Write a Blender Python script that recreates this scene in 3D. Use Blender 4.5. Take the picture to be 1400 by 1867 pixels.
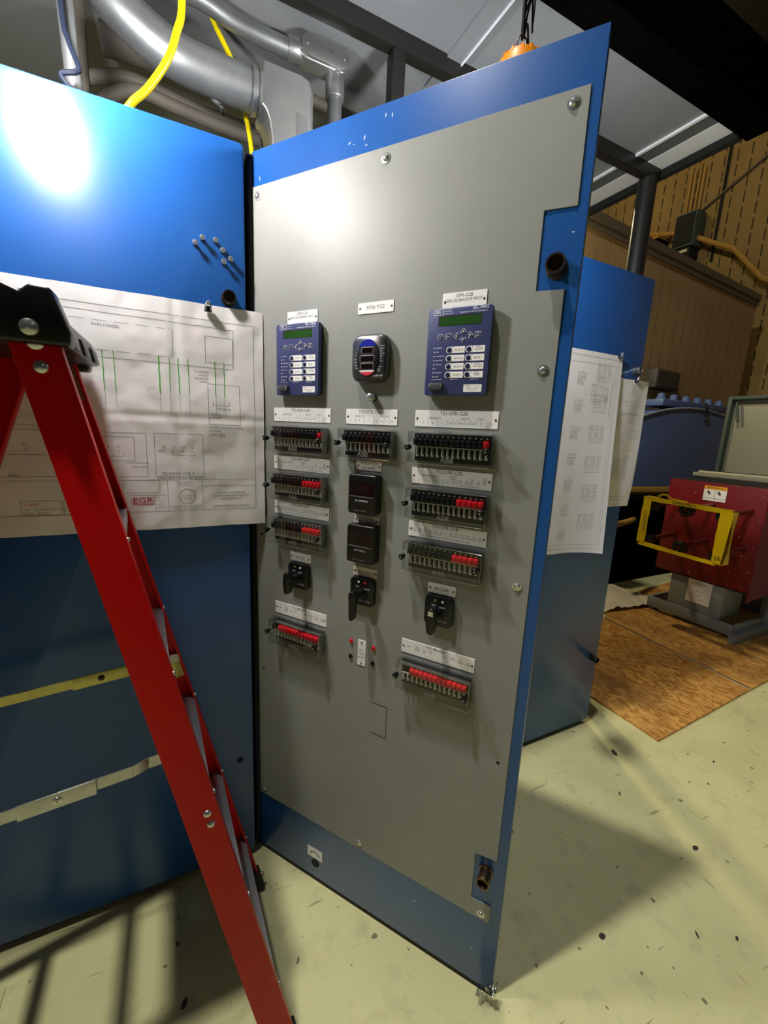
import bpy, bmesh, math, random
from math import sin, cos, pi, radians
from mathutils import Vector, Matrix, noise

for o in list(bpy.data.objects):
    bpy.data.objects.remove(o)
SC = bpy.context.scene
COL = SC.collection
random.seed(7)

# ------------------------------------------------------------------ camera
cam_d = bpy.data.cameras.new('camera')
cam = bpy.data.objects.new('camera', cam_d)
COL.objects.link(cam)
cam_d.sensor_fit = 'HORIZONTAL'
cam_d.sensor_width = 36.0
cam_d.lens = 755.04 / 1400 * 36.0
cam_d.clip_start = 0.02
Rr = Vector((0.89686301, -0.43998926, 0.04523478))
Dn = Vector((-0.04388112, -0.19027588, -0.98074948))
Fw = Vector((0.44012633, 0.87761298, -0.18995862))
cm = Matrix((Rr, -Dn, -Fw)).transposed().to_4x4()
cm.translation = Vector((0, 0, 1.5532))
cam.matrix_world = cm
SC.camera = cam

# ------------------------------------------------------------------ light, exposure
SC.view_settings.view_transform = 'Standard'
SC.view_settings.look = 'None'
SC.view_settings.gamma = 1.0
SC.view_settings.use_curve_mapping = False
SC.view_settings.exposure = 0.0
W = bpy.data.worlds.new('world')
SC.world = W
W.use_nodes = True
W.node_tree.nodes['Background'].inputs[0].default_value = (0.75, 0.85, 1.0, 1)
W.node_tree.nodes['Background'].inputs[1].default_value = 0.022

WORK_LAMP_POWER = 31.0            # watts of each hanging work lamp's bulb
def point_light(name, loc, power, col, radius):
    d = bpy.data.lights.new(name, 'POINT')
    d.energy = power; d.color = col; d.shadow_soft_size = radius
    o = bpy.data.objects.new(name, d); COL.objects.link(o); o.location = loc
    return o
def area_light(name, loc, target, power, col, sx, sy):
    d = bpy.data.lights.new(name, 'AREA')
    d.shape = 'RECTANGLE'; d.size = sx; d.size_y = sy; d.energy = power; d.color = col
    o = bpy.data.objects.new(name, d); COL.objects.link(o); o.location = loc
    o.rotation_euler = (Vector(target) - Vector(loc)).to_track_quat('-Z', 'Y').to_euler()
    return o
# high bay lamps of the hall
point_light('high_bay_light', (-1.64, 0.745, 7.8), 1080.0, (1.0, 0.97, 0.86), 0.12)
point_light('rear_hall_light', (2.79, 3.35, 3.6), 140.0, (1.0, 0.86, 0.52), 0.10)
point_light('front_hall_light', (1.6, -3.2, 5.2), 12.0, (1.0, 0.93, 0.80), 0.35)
point_light('far_hall_light', (6.8, 6.2, 7.2), 75.0, (1.0, 0.76, 0.36), 0.25)

# ------------------------------------------------------------------ materials
def lin(c):
    return tuple(((v / 255.0) / 12.92 if v / 255.0 <= 0.04045 else ((v / 255.0 + 0.055) / 1.055) ** 2.4) for v in c)
def mat(name, col, rough=0.5, metal=0.0, spec=0.5, var=0.0, scale=8.0, bump=0.0, bscale=60.0, coat=0.0, emit=None, stretch=None):
    m = bpy.data.materials.new(name); m.use_nodes = True
    nt = m.node_tree; b = nt.nodes['Principled BSDF']
    c = lin(col)
    b.inputs['Base Color'].default_value = (*c, 1)
    b.inputs['Roughness'].default_value = rough
    b.inputs['Metallic'].default_value = metal
    b.inputs['Specular IOR Level'].default_value = spec
    b.inputs['Coat Weight'].default_value = coat
    if emit:
        b.inputs['Emission Color'].default_value = (*lin(emit[0]), 1)
        b.inputs['Emission Strength'].default_value = emit[1]
    tc = None
    if var or bump:
        tc = nt.nodes.new('ShaderNodeTexCoord')
        src = tc.outputs['Object']
        if stretch:
            mp = nt.nodes.new('ShaderNodeMapping'); mp.inputs['Scale'].default_value = stretch
            nt.links.new(src, mp.inputs[0]); src = mp.outputs[0]
    if var:
        n = nt.nodes.new('ShaderNodeTexNoise'); n.inputs['Scale'].default_value = scale
        n.inputs['Detail'].default_value = 6; n.inputs['Roughness'].default_value = 0.65
        r = nt.nodes.new('ShaderNodeValToRGB')
        r.color_ramp.elements[0].position = 0.32; r.color_ramp.elements[1].position = 0.7
        r.color_ramp.elements[0].color = (*[v * (1 - var) for v in c], 1)
        r.color_ramp.elements[1].color = (*[min(1, v * (1 + var * 0.6)) for v in c], 1)
        nt.links.new(src, n.inputs['Vector']); nt.links.new(n.outputs['Fac'], r.inputs[0])
        nt.links.new(r.outputs[0], b.inputs['Base Color'])
    if bump:
        n2 = nt.nodes.new('ShaderNodeTexNoise'); n2.inputs['Scale'].default_value = bscale
        n2.inputs['Detail'].default_value = 3
        bp = nt.nodes.new('ShaderNodeBump'); bp.inputs['Strength'].default_value = bump
        bp.inputs['Distance'].default_value = 0.002
        nt.links.new(src, n2.inputs['Vector']); nt.links.new(n2.outputs['Fac'], bp.inputs['Height'])
        nt.links.new(bp.outputs[0], b.inputs['Normal'])
    return m
def clear_mat(name, tint=(0.97, 0.98, 0.98), gloss=0.012):
    m = bpy.data.materials.new(name); m.use_nodes = True
    nt = m.node_tree; nt.nodes.clear()
    out = nt.nodes.new('ShaderNodeOutputMaterial')
    t = nt.nodes.new('ShaderNodeBsdfTransparent'); t.inputs[0].default_value = (*tint, 1)
    g = nt.nodes.new('ShaderNodeBsdfGlossy'); g.inputs['Roughness'].default_value = 0.05
    fr = nt.nodes.new('ShaderNodeLayerWeight'); fr.inputs[0].default_value = 0.22
    mp = nt.nodes.new('ShaderNodeMath'); mp.operation = 'MULTIPLY_ADD'
    mp.inputs[1].default_value = 0.45; mp.inputs[2].default_value = gloss
    mx = nt.nodes.new('ShaderNodeMixShader')
    nt.links.new(fr.outputs['Fresnel'], mp.inputs[0]); nt.links.new(mp.outputs[0], mx.inputs[0])
    nt.links.new(t.outputs[0], mx.inputs[1]); nt.links.new(g.outputs[0], mx.inputs[2])
    nt.links.new(mx.outputs[0], out.inputs[0])
    return m

M = {}
M['blue'] = mat('blue_cabinet_paint', (32, 88, 162), 0.30, spec=0.5, var=0.07, scale=3.0, bump=0.05, bscale=400)
M['navy'] = mat('navy_cabinet_paint', (24, 44, 84), 0.4)
M['black'] = mat('black_plastic', (12, 12, 13), 0.35)
M['matte_black'] = mat('matte_black', (12, 12, 12), 0.8)
M['rubber'] = mat('black_rubber', (10, 10, 11), 0.7)
M['plate'] = mat('grey_panel_paint', (146, 148, 143), 0.47, var=0.05, scale=5.0, bump=0.05, bscale=500)
M['smudge'] = mat('smudge_grime', (140, 128, 120), 0.6)
M['steel'] = mat('bright_steel', (206, 206, 206), 0.26, metal=0.85)
M['brass'] = mat('dull_brass_steel', (120, 100, 78), 0.35, metal=1.0)
M['bronze'] = mat('dark_bronze_knob', (74, 62, 52), 0.35, metal=0.8)
M['alu'] = mat('brushed_aluminium', (190, 190, 192), 0.42, metal=1.0, var=0.15, scale=30, stretch=(1, 0.15, 1))
M['zinc'] = mat('yellow_zinc_bar', (196, 188, 120), 0.42, metal=0.9, var=0.15, scale=12)
M['white'] = mat('white_label_plastic', (248, 246, 243), 0.45)
M['pinkwhite'] = mat('cream_label_plastic', (240, 230, 222), 0.45)
M['ink'] = mat('black_ink', (46, 46, 48), 0.6)
M['greyink'] = mat('grey_ink', (128, 126, 130), 0.7)
M['wink'] = mat('white_ink', (222, 226, 236), 0.5)
M['relay'] = mat('relay_blue_face', (66, 72, 118), 0.45, spec=0.3)
M['relay_dark'] = mat('relay_navy_button', (28, 36, 74), 0.3)
M['lcd'] = mat('green_lcd', (44, 82, 34), 0.08, spec=0.7)
M['redplastic'] = mat('red_plastic', (222, 22, 40), 0.35)
M['greyplastic'] = mat('grey_plastic', (74, 76, 78), 0.4)
M['darkdisplay'] = mat('dark_red_display', (22, 10, 12), 0.15, spec=0.4)
M['meterface'] = mat('meter_face_charcoal', (52, 52, 55), 0.28, spec=0.7)
M['bezel'] = mat('grey_bezel', (96, 98, 100), 0.3)
M['meterblue'] = mat('meter_blue_cap', (44, 48, 168), 0.15)
M['meterred'] = mat('meter_red_cap', (214, 60, 78), 0.2)
M['metergloss'] = mat('meter_white_arc', (226, 216, 220), 0.2)
M['clear'] = clear_mat('clear_polycarbonate')
M['haze'] = clear_mat('hazy_polythene', (0.80, 0.80, 0.80), 0.22)
M['frost'] = mat('frosted_letters', (205, 200, 196), 0.5)
M['red'] = mat('red_fibreglass', (205, 6, 3), 0.42, spec=0.25, var=0.05, scale=6)
M['paper'] = mat('drawing_paper', (250, 246, 247), 0.85, var=0.02, scale=4)
M['penred'] = mat('red_pen', (196, 34, 66), 0.7)
M['pengreen'] = mat('green_highlighter', (70, 176, 62), 0.7)
M['galv'] = mat('galvanised_conduit', (158, 162, 164), 0.42, metal=0.75, var=0.22, scale=9)
M['cast'] = mat('cast_aluminium', (176, 178, 178), 0.38, metal=0.8, var=0.06, scale=40, bump=0.1, bscale=200)
M['dustpipe'] = mat('dusty_conduit', (104, 98, 88), 0.65, var=0.15, scale=8)
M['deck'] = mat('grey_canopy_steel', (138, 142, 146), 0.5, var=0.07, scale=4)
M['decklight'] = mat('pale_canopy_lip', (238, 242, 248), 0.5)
M['beam'] = mat('black_steel_beam', (30, 28, 26), 0.5, var=0.2, scale=20)
M['flatblack'] = mat('flat_black', (9, 8, 7), 1.0, spec=0.0, var=0.5, scale=60)  # mottled near-black without gloss
M['yellow'] = mat('yellow_cord', (246, 222, 10), 0.35)
M['darkcord'] = mat('dark_cord', (26, 34, 52), 0.4)
M['orange'] = mat('orange_lamp_plastic', (255, 150, 10), 0.4)
M['partition'] = mat('tan_partition_wall', (150, 122, 84), 0.8, var=0.10, scale=2)
M['trimmetal'] = mat('brown_trim', (96, 84, 70), 0.6)
M['ceiling'] = mat('dark_hall_ceiling', (14, 12, 10), 0.95)
M['cored'] = mat('breaker_red', (116, 3, 15), 0.5, var=0.08, scale=3)
M['greymachine'] = mat('grey_machine_paint', (142, 148, 146), 0.5, var=0.06, scale=6)
M['copper'] = mat('dull_copper', (134, 62, 50), 0.45, metal=0.7)
M['finger'] = mat('dark_contact_cluster', (52, 46, 38), 0.4, metal=0.6, var=0.4, scale=60)
M['tape'] = mat('yellow_caution_tape', (252, 216, 8), 0.35)
M['lid'] = mat('olive_grey_lid', (146, 144, 126), 0.5)
M['cream'] = mat('cream_edge', (206, 198, 168), 0.5)
M['genblue'] = mat('generator_blue', (84, 104, 150), 0.45, var=0.08, scale=2)
M['genrim'] = mat('generator_pale_rim', (140, 150, 172), 0.4)
M['plasticsheet'] = mat('milky_plastic_sheet', (240, 230, 212), 0.3, spec=0.6)
M['greenbox'] = mat('grey_green_box', (70, 84, 76), 0.6)
M['darkgrey'] = mat('dark_grey_paint', (62, 58, 54), 0.6)
M['warnorange'] = mat('warning_orange', (240, 160, 24), 0.5)
M['yellowsteel'] = mat('yellow_painted_steel', (170, 128, 50), 0.6)
M['pinkplate'] = mat('dull_pink_plate', (150, 92, 84), 0.5)
M['contact'] = mat('tinned_contact', (222, 220, 214), 0.45, metal=0.35)
M['deckdark'] = mat('canopy_painted_shade', (96, 100, 102), 0.5)  # deck grey made darker, the strip's shade is put into the colour
M['chrome'] = mat('pin_nickel', (214, 214, 214), 0.22, metal=0.8)
M['lampglow'] = mat('lamp_glow', (255, 255, 255), 0.4)

def floor_mat():
    m = bpy.data.materials.new('pale_green_epoxy_floor'); m.use_nodes = True
    nt = m.node_tree; b = nt.nodes['Principled BSDF']; L = nt.links.new
    tc = nt.nodes.new('ShaderNodeTexCoord')
    def noise_(scale, detail, stretch=None, rot=0):
        n = nt.nodes.new('ShaderNodeTexNoise'); n.inputs['Scale'].default_value = scale
        n.inputs['Detail'].default_value = detail; n.inputs['Roughness'].default_value = 0.6
        if stretch:
            mp = nt.nodes.new('ShaderNodeMapping'); mp.inputs['Scale'].default_value = stretch
            mp.inputs['Rotation'].default_value = (0, 0, rot)
            L(tc.outputs['Object'], mp.inputs[0]); L(mp.outputs[0], n.inputs['Vector'])
        else: L(tc.outputs['Object'], n.inputs['Vector'])
        return n
    def ramp(n, p0, c0, p1, c1):
        r = nt.nodes.new('ShaderNodeValToRGB')
        r.color_ramp.elements[0].position = p0; r.color_ramp.elements[0].color = (*c0, 1)
        r.color_ramp.elements[1].position = p1; r.color_ramp.elements[1].color = (*c1, 1)
        L(n.outputs['Fac'], r.inputs[0]); return r
    def mul(a, c, fac=1.0):
        x = nt.nodes.new('ShaderNodeMixRGB'); x.blend_type = 'MULTIPLY'; x.inputs[0].default_value = fac
        L(a, x.inputs[1]); L(c, x.inputs[2]); return x.outputs[0]
    base = ramp(noise_(1.6, 5), 0.3, lin((214, 211, 156)), 0.7, lin((234, 231, 174)))
    grime = ramp(noise_(9, 8), 0.30, (0.72, 0.72, 0.72), 0.46, (1, 1, 1))
    sc1 = ramp(noise_(5.0, 2, (1, 9, 1), 0.7), 0.27, (0.42, 0.42, 0.42), 0.31, (1, 1, 1))
    sc2 = ramp(noise_(6.0, 2, (8, 1, 1), -0.5), 0.26, (0.5, 0.5, 0.5), 0.30, (1, 1, 1))
    sp = ramp(noise_(26, 1), 0.245, (0.25, 0.25, 0.25), 0.265, (1, 1, 1))
    c = mul(mul(mul(mul(base.outputs[0], grime.outputs[0], 0.6), sc1.outputs[0], 0.8), sc2.outputs[0], 0.7), sp.outputs[0], 0.9)
    L(c, b.inputs['Base Color'])
    b.inputs['Roughness'].default_value = 0.42
    bp = nt.nodes.new('ShaderNodeBump'); bp.inputs['Strength'].default_value = 0.15; bp.inputs['Distance'].default_value = 0.004
    nn = noise_(14, 5); L(nn.outputs['Fac'], bp.inputs['Height']); L(bp.outputs[0], b.inputs['Normal'])
    return m
M['floor'] = floor_mat()

def osb_mat():
    m = bpy.data.materials.new('oriented_strand_board'); m.use_nodes = True
    nt = m.node_tree; b = nt.nodes['Principled BSDF']; L = nt.links.new
    tc = nt.nodes.new('ShaderNodeTexCoord')
    mp = nt.nodes.new('ShaderNodeMapping'); mp.inputs['Scale'].default_value = (46, 20, 30); mp.inputs['Rotation'].default_value = (0, 0, 0.5)
    n0 = nt.nodes.new('ShaderNodeTexNoise'); n0.inputs['Scale'].default_value = 6
    ad = nt.nodes.new('ShaderNodeMixRGB'); ad.blend_type = 'ADD'; ad.inputs[0].default_value = 0.12
    L(tc.outputs['Object'], n0.inputs['Vector']); L(tc.outputs['Object'], ad.inputs[1]); L(n0.outputs['Color'], ad.inputs[2])
    L(ad.outputs[0], mp.inputs[0])
    v = nt.nodes.new('ShaderNodeTexVoronoi'); v.inputs['Scale'].default_value = 1.3
    L(mp.outputs[0], v.inputs['Vector'])
    sep = nt.nodes.new('ShaderNodeSeparateColor'); L(v.outputs['Color'], sep.inputs[0])
    r = nt.nodes.new('ShaderNodeValToRGB')
    r.color_ramp.elements[0].color = (*lin((182, 120, 50)), 1); r.color_ramp.elements[1].color = (*lin((240, 186, 102)), 1)
    L(sep.outputs[0], r.inputs[0])
    n1 = nt.nodes.new('ShaderNodeTexNoise'); n1.inputs['Scale'].default_value = 2.2; n1.inputs['Detail'].default_value = 5
    L(tc.outputs['Object'], n1.inputs['Vector'])
    r1 = nt.nodes.new('ShaderNodeValToRGB'); r1.color_ramp.elements[0].position = 0.33; r1.color_ramp.elements[0].color = (0.5, 0.48, 0.46, 1)
    r1.color_ramp.elements[1].position = 0.6
    L(n1.outputs['Fac'], r1.inputs[0])
    x = nt.nodes.new('ShaderNodeMixRGB'); x.blend_type = 'MULTIPLY'; x.inputs[0].default_value = 0.9
    L(r.outputs[0], x.inputs[1]); L(r1.outputs[0], x.inputs[2]); L(x.outputs[0], b.inputs['Base Color'])
    b.inputs['Roughness'].default_value = 0.6
    return m
M['osb'] = osb_mat()

def slot_mat(name, col, axis, pitch, course, dark=0.12):
    """acoustic block wall: rows of upright slots, joints between courses"""
    m = bpy.data.materials.new(name); m.use_nodes = True
    nt = m.node_tree; b = nt.nodes['Principled BSDF']; L = nt.links.new
    tc = nt.nodes.new('ShaderNodeTexCoord'); sp = nt.nodes.new('ShaderNodeSeparateXYZ')
    L(tc.outputs['Object'], sp.inputs[0])
    def mth(op, a, v, clamp=False):
        n = nt.nodes.new('ShaderNodeMath'); n.operation = op
        L(a, n.inputs[0])
        if isinstance(v, (int, float)): n.inputs[1].default_value = v
        else: L(v, n.inputs[1])
        return n.outputs[0]
    u = mth('FRACT', mth('DIVIDE', sp.outputs[axis], pitch), 0)
    w = mth('FRACT', mth('DIVIDE', sp.outputs[2], course), 0)
    su = mth('LESS_THAN', u, 0.11)
    sw = mth('LESS_THAN', w, 0.74)
    slot = mth('MULTIPLY', su, sw)
    n1 = nt.nodes.new('ShaderNodeTexNoise'); n1.inputs['Scale'].default_value = 0.9; n1.inputs['Detail'].default_value = 8
    L(tc.outputs['Object'], n1.inputs['Vector'])
    r = nt.nodes.new('ShaderNodeValToRGB')
    c = lin(col)
    r.color_ramp.elements[0].position = 0.3; r.color_ramp.elements[0].color = (*[v * 0.72 for v in c], 1)
    r.color_ramp.elements[1].position = 0.7; r.color_ramp.elements[1].color = (*c, 1)
    L(n1.outputs['Fac'], r.inputs[0])
    x = nt.nodes.new('ShaderNodeMixRGB'); L(slot, x.inputs[0]); L(r.outputs[0], x.inputs[1])
    x.inputs[2].default_value = (*[v * dark for v in c], 1)  # the wall is flat, the slots' recess shade is put into the colour
    L(x.outputs[0], b.inputs['Base Color']); b.inputs['Roughness'].default_value = 0.85
    return m
M['slotwall'] = slot_mat('slotted_acoustic_block', (150, 122, 68), 1, 0.22, 0.26)
M['slotpart'] = slot_mat('slotted_tan_block', (170, 138, 96), 0, 0.24, 0.42, 0.62)

# ------------------------------------------------------------------ mesh builder
class MB:
    def __init__(s): s.v = []; s.f = []
    def add(s, vs, fs):
        o = len(s.v); s.v += [tuple(v) for v in vs]; s.f += [tuple(i + o for i in f) for f in fs]; return s
    def box(s, x0, x1, y0, y1, z0, z1, mtx=None):
        vs = [Vector((x, y, z)) for z in (z0, z1) for y in (y0, y1) for x in (x0, x1)]
        if mtx: vs = [mtx @ v for v in vs]
        return s.add(vs, [(0, 2, 3, 1), (4, 5, 7, 6), (0, 1, 5, 4), (2, 6, 7, 3), (0, 4, 6, 2), (1, 3, 7, 5)])
    def cyl(s, p0, p1, r0, r1=None, n=20, cap=True):
        r1 = r0 if r1 is None else r1
        p0 = Vector(p0); p1 = Vector(p1); d = (p1 - p0).normalized()
        a = d.orthogonal().normalized(); b = d.cross(a)
        vs = []
        for p, r in ((p0, r0), (p1, r1)):
            for i in range(n):
                t = 2 * pi * i / n; vs.append(p + a * r * cos(t) + b * r * sin(t))
        fs = [(i, (i + 1) % n, n + (i + 1) % n, n + i) for i in range(n)]
        if cap: fs += [tuple(range(n - 1, -1, -1)), tuple(range(n, 2 * n))]
        return s.add(vs, fs)
    def lathe(s, p0, d, prof, n=24):
        """prof: list of (distance along d, radius)"""
        p0 = Vector(p0); d = Vector(d).normalized(); a = d.orthogonal().normalized(); b = d.cross(a)
        vs = []; fs = []
        for (h, r) in prof:
            for i in range(n):
                t = 2 * pi * i / n; vs.append(p0 + d * h + (a * cos(t) + b * sin(t)) * max(r, 1e-5))
        for k in range(len(prof) - 1):
            for i in range(n):
                j = (i + 1) % n
                fs.append((k * n + i, k * n + j, (k + 1) * n + j, (k + 1) * n + i))
        return s.add(vs, fs)
    def tube(s, pts, r, n=12, smooth=6):
        P = [Vector(p) for p in pts]
        if smooth and len(P) > 2:
            Q = []
            for i in range(len(P) - 1):
                p0 = P[max(i - 1, 0)]; p1 = P[i]; p2 = P[i + 1]; p3 = P[min(i + 2, len(P) - 1)]
                for k in range(smooth):
                    t = k / smooth
                    Q.append(0.5 * ((2 * p1) + (p2 - p0) * t + (2 * p0 - 5 * p1 + 4 * p2 - p3) * t * t + (3 * p1 - p0 - 3 * p2 + p3) * t ** 3))
            Q.append(P[-1]); P = Q
        rs = r if isinstance(r, (list, tuple)) else [r] * len(P)
        vs = []; fs = []; a = None
        for i, p in enumerate(P):
            d = (P[min(i + 1, len(P) - 1)] - P[max(i - 1, 0)]).normalized()
            if a is None: a = d.orthogonal().normalized()
            else: a = (a - d * a.dot(d)).normalized()
            b = d.cross(a)
            for k in range(n):
                t = 2 * pi * k / n; vs.append(p + (a * cos(t) + b * sin(t)) * rs[i])
        m = len(P)
        for i in range(m - 1):
            for k in range(n):
                j = (k + 1) % n; fs.append((i * n + k, i * n + j, (i + 1) * n + j, (i + 1) * n + k))
        fs += [tuple(range(n - 1, -1, -1)), tuple((m - 1) * n + k for k in range(n))]
        return s.add(vs, fs)
    def prism(s, poly, y0, y1):
        """outline in XZ, extruded along Y"""
        n = len(poly)
        vs = [(x, y0, z) for x, z in poly] + [(x, y1, z) for x, z in poly]
        fs = [tuple(range(n)), tuple(range(2 * n - 1, n - 1, -1))]
        fs += [(i, n + i, n + (i + 1) % n, (i + 1) % n) for i in range(n)]
        return s.add(vs, fs)
    def mtx(s, m):
        s.v = [tuple(m @ Vector(v)) for v in s.v]; return s
    def build(s, name, material, parent=None, bevel=0.0, seg=2, smooth=True, angle=35):
        me = bpy.data.meshes.new(name)
        bm = bmesh.new()
        vs = [bm.verts.new(v) for v in s.v]
        for f in s.f:
            try: bm.faces.new([vs[i] for i in f])
            except ValueError: pass
        bmesh.ops.recalc_face_normals(bm, faces=bm.faces)
        if bevel:
            ed = [e for e in bm.edges if len(e.link_faces) == 2 and e.calc_face_angle(0) > radians(30)]
            bmesh.ops.bevel(bm, geom=ed, offset=bevel, segments=seg, profile=0.5, affect='EDGES', clamp_overlap=True)
        bm.to_mesh(me); bm.free()
        if smooth:
            me.polygons.foreach_set('use_smooth', [True] * len(me.polygons))
            me.set_sharp_from_angle(angle=radians(angle))
        me.materials.append(material)
        o = bpy.data.objects.new(name, me); COL.objects.link(o)
        if parent is not None: o.parent = parent
        return o

def rrect(x0, x1, z0, z1, r, n=5):
    out = []
    for cx, cz, a0 in ((x1 - r, z0 + r, -pi / 2), (x1 - r, z1 - r, 0), (x0 + r, z1 - r, pi / 2), (x0 + r, z0 + r, pi)):
        for k in range(n + 1):
            a = a0 + pi / 2 * k / n; out.append((cx + r * cos(a), cz + r * sin(a)))
    return out
def thing(name, label, cat, loc=(0, 0, 0), rz=0.0, group=None):
    o = bpy.data.objects.new(name, None); COL.objects.link(o)
    o.empty_display_size = 0.05
    o.location = loc; o.rotation_euler = (0, 0, rz)
    return tag(o, label, cat, group)
def tag(o, label, cat, group=None):
    o['label'] = label; o['category'] = cat
    if group: o['group'] = group
    return o
def struct(o):
    o['kind'] = 'structure'; return o

# text: every string becomes real lettering, merged into one mesh
_tc = {}
def glyphs(txt, bold=0.0):
    key = (txt, bold)
    if key not in _tc:
        cu = bpy.data.curves.new('t', 'FONT'); cu.body = txt; cu.size = 1.0; cu.resolution_u = 2
        cu.align_x = 'CENTER'; cu.align_y = 'CENTER'; cu.offset = bold
        ob = bpy.data.objects.new('t', cu)
        me = ob.to_mesh()
        _tc[key] = ([tuple(v.co) for v in me.vertices], [tuple(p.vertices) for p in me.polygons])
        ob.to_mesh_clear(); bpy.data.objects.remove(ob); bpy.data.curves.remove(cu)
    return _tc[key]
def text_mb(items, y, fn=None, mb=None, bold=0.0):
    """items: (string, x, z, size[, width squeeze, align, rotate]) lettered on the XZ plane facing -Y"""
    mb = mb or MB()
    for it in items:
        t, x, z, s = it[:4]; sq = it[4] if len(it) > 4 else 1.0
        al = it[5] if len(it) > 5 else 'C'; rot = it[6] if len(it) > 6 else 0.0
        vs, fs = glyphs(t, bold)
        if not vs: continue
        w = max(v[0] for v in vs); off = w * s * sq if al == 'L' else 0.0
        cr, sr = cos(rot), sin(rot)
        out = []
        for v in vs:
            a, b = v[0] * s * sq + off, v[1] * s
            px, pz = x + a * cr - b * sr, z + a * sr + b * cr
            out.append(fn(px, pz) if fn else (px, y, pz))
        mb.add(out, fs)
    return mb

A1 = -0.9474                                    # heading of the open door
O1 = Vector((0.21712809, 1.33631127, 0))
D1 = Vector((0.583796, -0.81190038, 0)); N1 = Vector((-0.81190038, -0.583796, 0))
def on_door(u, z, n=0.0035): return O1 + D1 * u + N1 * n + Vector((0, 0, z))
# ================================================================== the hall
struct(MB().box(-6, 10.5, -7, 8.5, -0.1, 0).build('floor', M['floor'], smooth=False))
struct(MB().box(9.5, 9.7, -7, 12, 0, 8).build('wall_right', M['slotwall'], smooth=False))
struct(MB().box(-6, 10.5, -7, 12, 8.0, 8.1).build('ceiling', M['ceiling'], smooth=False))
# lower tan partition that runs across behind the machines
pa = Vector((3.6, 3.55, 0)); pb = Vector((8.67, 3.94, 0)); pd = (pb - pa).normalized()
wall = MB().box(0, (pb - pa).length, 0, 0.15, 0, 3.93).build('wall_back', M['slotpart'], smooth=False)
wall.location = pa; wall.rotation_euler = (0, 0, math.atan2(pd.y, pd.x)); struct(wall)
tr = MB().box(0, (pb - pa).length, -0.05, 0.2, 3.93, 4.02).box(0, (pb - pa).length, -0.03, 0, 3.86, 3.93).build('trim_1', M['trimmetal'], smooth=False)
tr.location = pa; tr.rotation_euler = wall.rotation_euler; struct(tr)
PW = Matrix.Translation(pa) @ Matrix.Rotation(math.atan2(pd.y, pd.x), 4, 'Z')
def on_part(x, z, off=0): return PW @ Vector((x, -off, z))
# door frame on the partition
df = thing('door_frame', 'dark grey door frame on the tan partition behind the blue generator', 'door frame', (6.75, 3.78, 0), math.atan2(pd.y, pd.x))
MB().box(-0.68, 0.68, -0.04, 0.0, 2.10, 2.20).box(-0.68, -0.60, -0.04, 0, 0, 2.10).box(0.60, 0.68, -0.04, 0, 0, 2.10).build('frame', M['trimmetal'], df)
MB().box(-0.60, 0.60, -0.02, -0.005, 0.0, 2.10).build('door_leaf', M['darkgrey'], df)
# dark box on the partition
db = thing('wall_box', 'plain dark brown box mounted on the tan partition beside the right cabinet', 'box', (6.02, 3.745, 2.30), math.atan2(pd.y, pd.x))
MB().box(-0.30, 0.30, -0.16, 0.0, 0, 0.24).build('housing', M['darkgrey'], db, bevel=0.008)
MB().box(-0.27, 0.27, -0.165, -0.16, 0.03, 0.21).build('cover', M['darkgrey'], db)

# ------------------------------------------------------------------ conduit and gear on the far wall
tag(MB().tube([(9.46, 2.6, 7.6), (9.46, 4.594, 6.591), (9.46, 6.485, 5.63), (9.46, 8.2, 4.80)], 0.02, 8).build('conduit', M['trimmetal']),
    'thin conduit sloping across the slotted yellow wall', 'conduit')
tag(MB().tube([(9.28, 6.75, 6.05), (9.28, 5.69, 5.72), (9.28, 5.1, 5.34), (9.28, 4.76, 5.14), (9.28, 4.22, 4.49), (9.28, 3.8, 4.24)], 0.045, 8, smooth=0).build('handrail', M['yellowsteel']),
    'bent yellow brown rail descending along the slotted yellow wall', 'rail')
bx = thing('equipment_box', 'grey green equipment box hung on the slotted yellow wall', 'box', (9.45, 5.60, 5.30), -pi / 2)
MB().box(-0.19, 0.19, -0.34, 0, 0.10, 0.72).build('housing', M['greenbox'], bx, bevel=0.02)
MB().box(-0.17, 0.17, -0.36, -0.34, 0.14, 0.68).build('front_panel', M['matte_black'], bx)
MB().box(-0.14, 0.14, -0.30, -0.02, -0.16, 0.10).build('terminal_hood', M['matte_black'], bx)
MB().box(-0.10, 0.10, -0.315, -0.30, 0.0, 0.05).build('name_strip', M['cream'], bx)
tag(MB().tube([(9.47, 5.20, 7.4), (9.47, 5.21, 5.1)], 0.025, 8, smooth=0).build('drop_conduit', M['matte_black']),
    'black vertical conduit beside the grey green wall box', 'conduit')
wr = thing('conduit_bundle', 'bundle of yellow painted conduits running down to the grey green wall box', 'conduit', (9.46, 5.75, 5.9))
for k in range(4):
    MB().cyl((0, -0.15 + 0.08 * k, -0.1), (0, -0.15 + 0.08 * k, 1.0 + 0.1 * (k % 2)), 0.018, n=8).build('conduit', M['yellowsteel'], wr)
tag(MB().box(9.1, 9.46, 6.1, 6.22, 4.2, 5.75).box(9.1, 9.46, 6.1, 6.9, 5.65, 5.80).build('stair_stringer', M['yellowsteel']),
    'yellow brown steel bracket on the wall above the tan partition', 'bracket')

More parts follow.
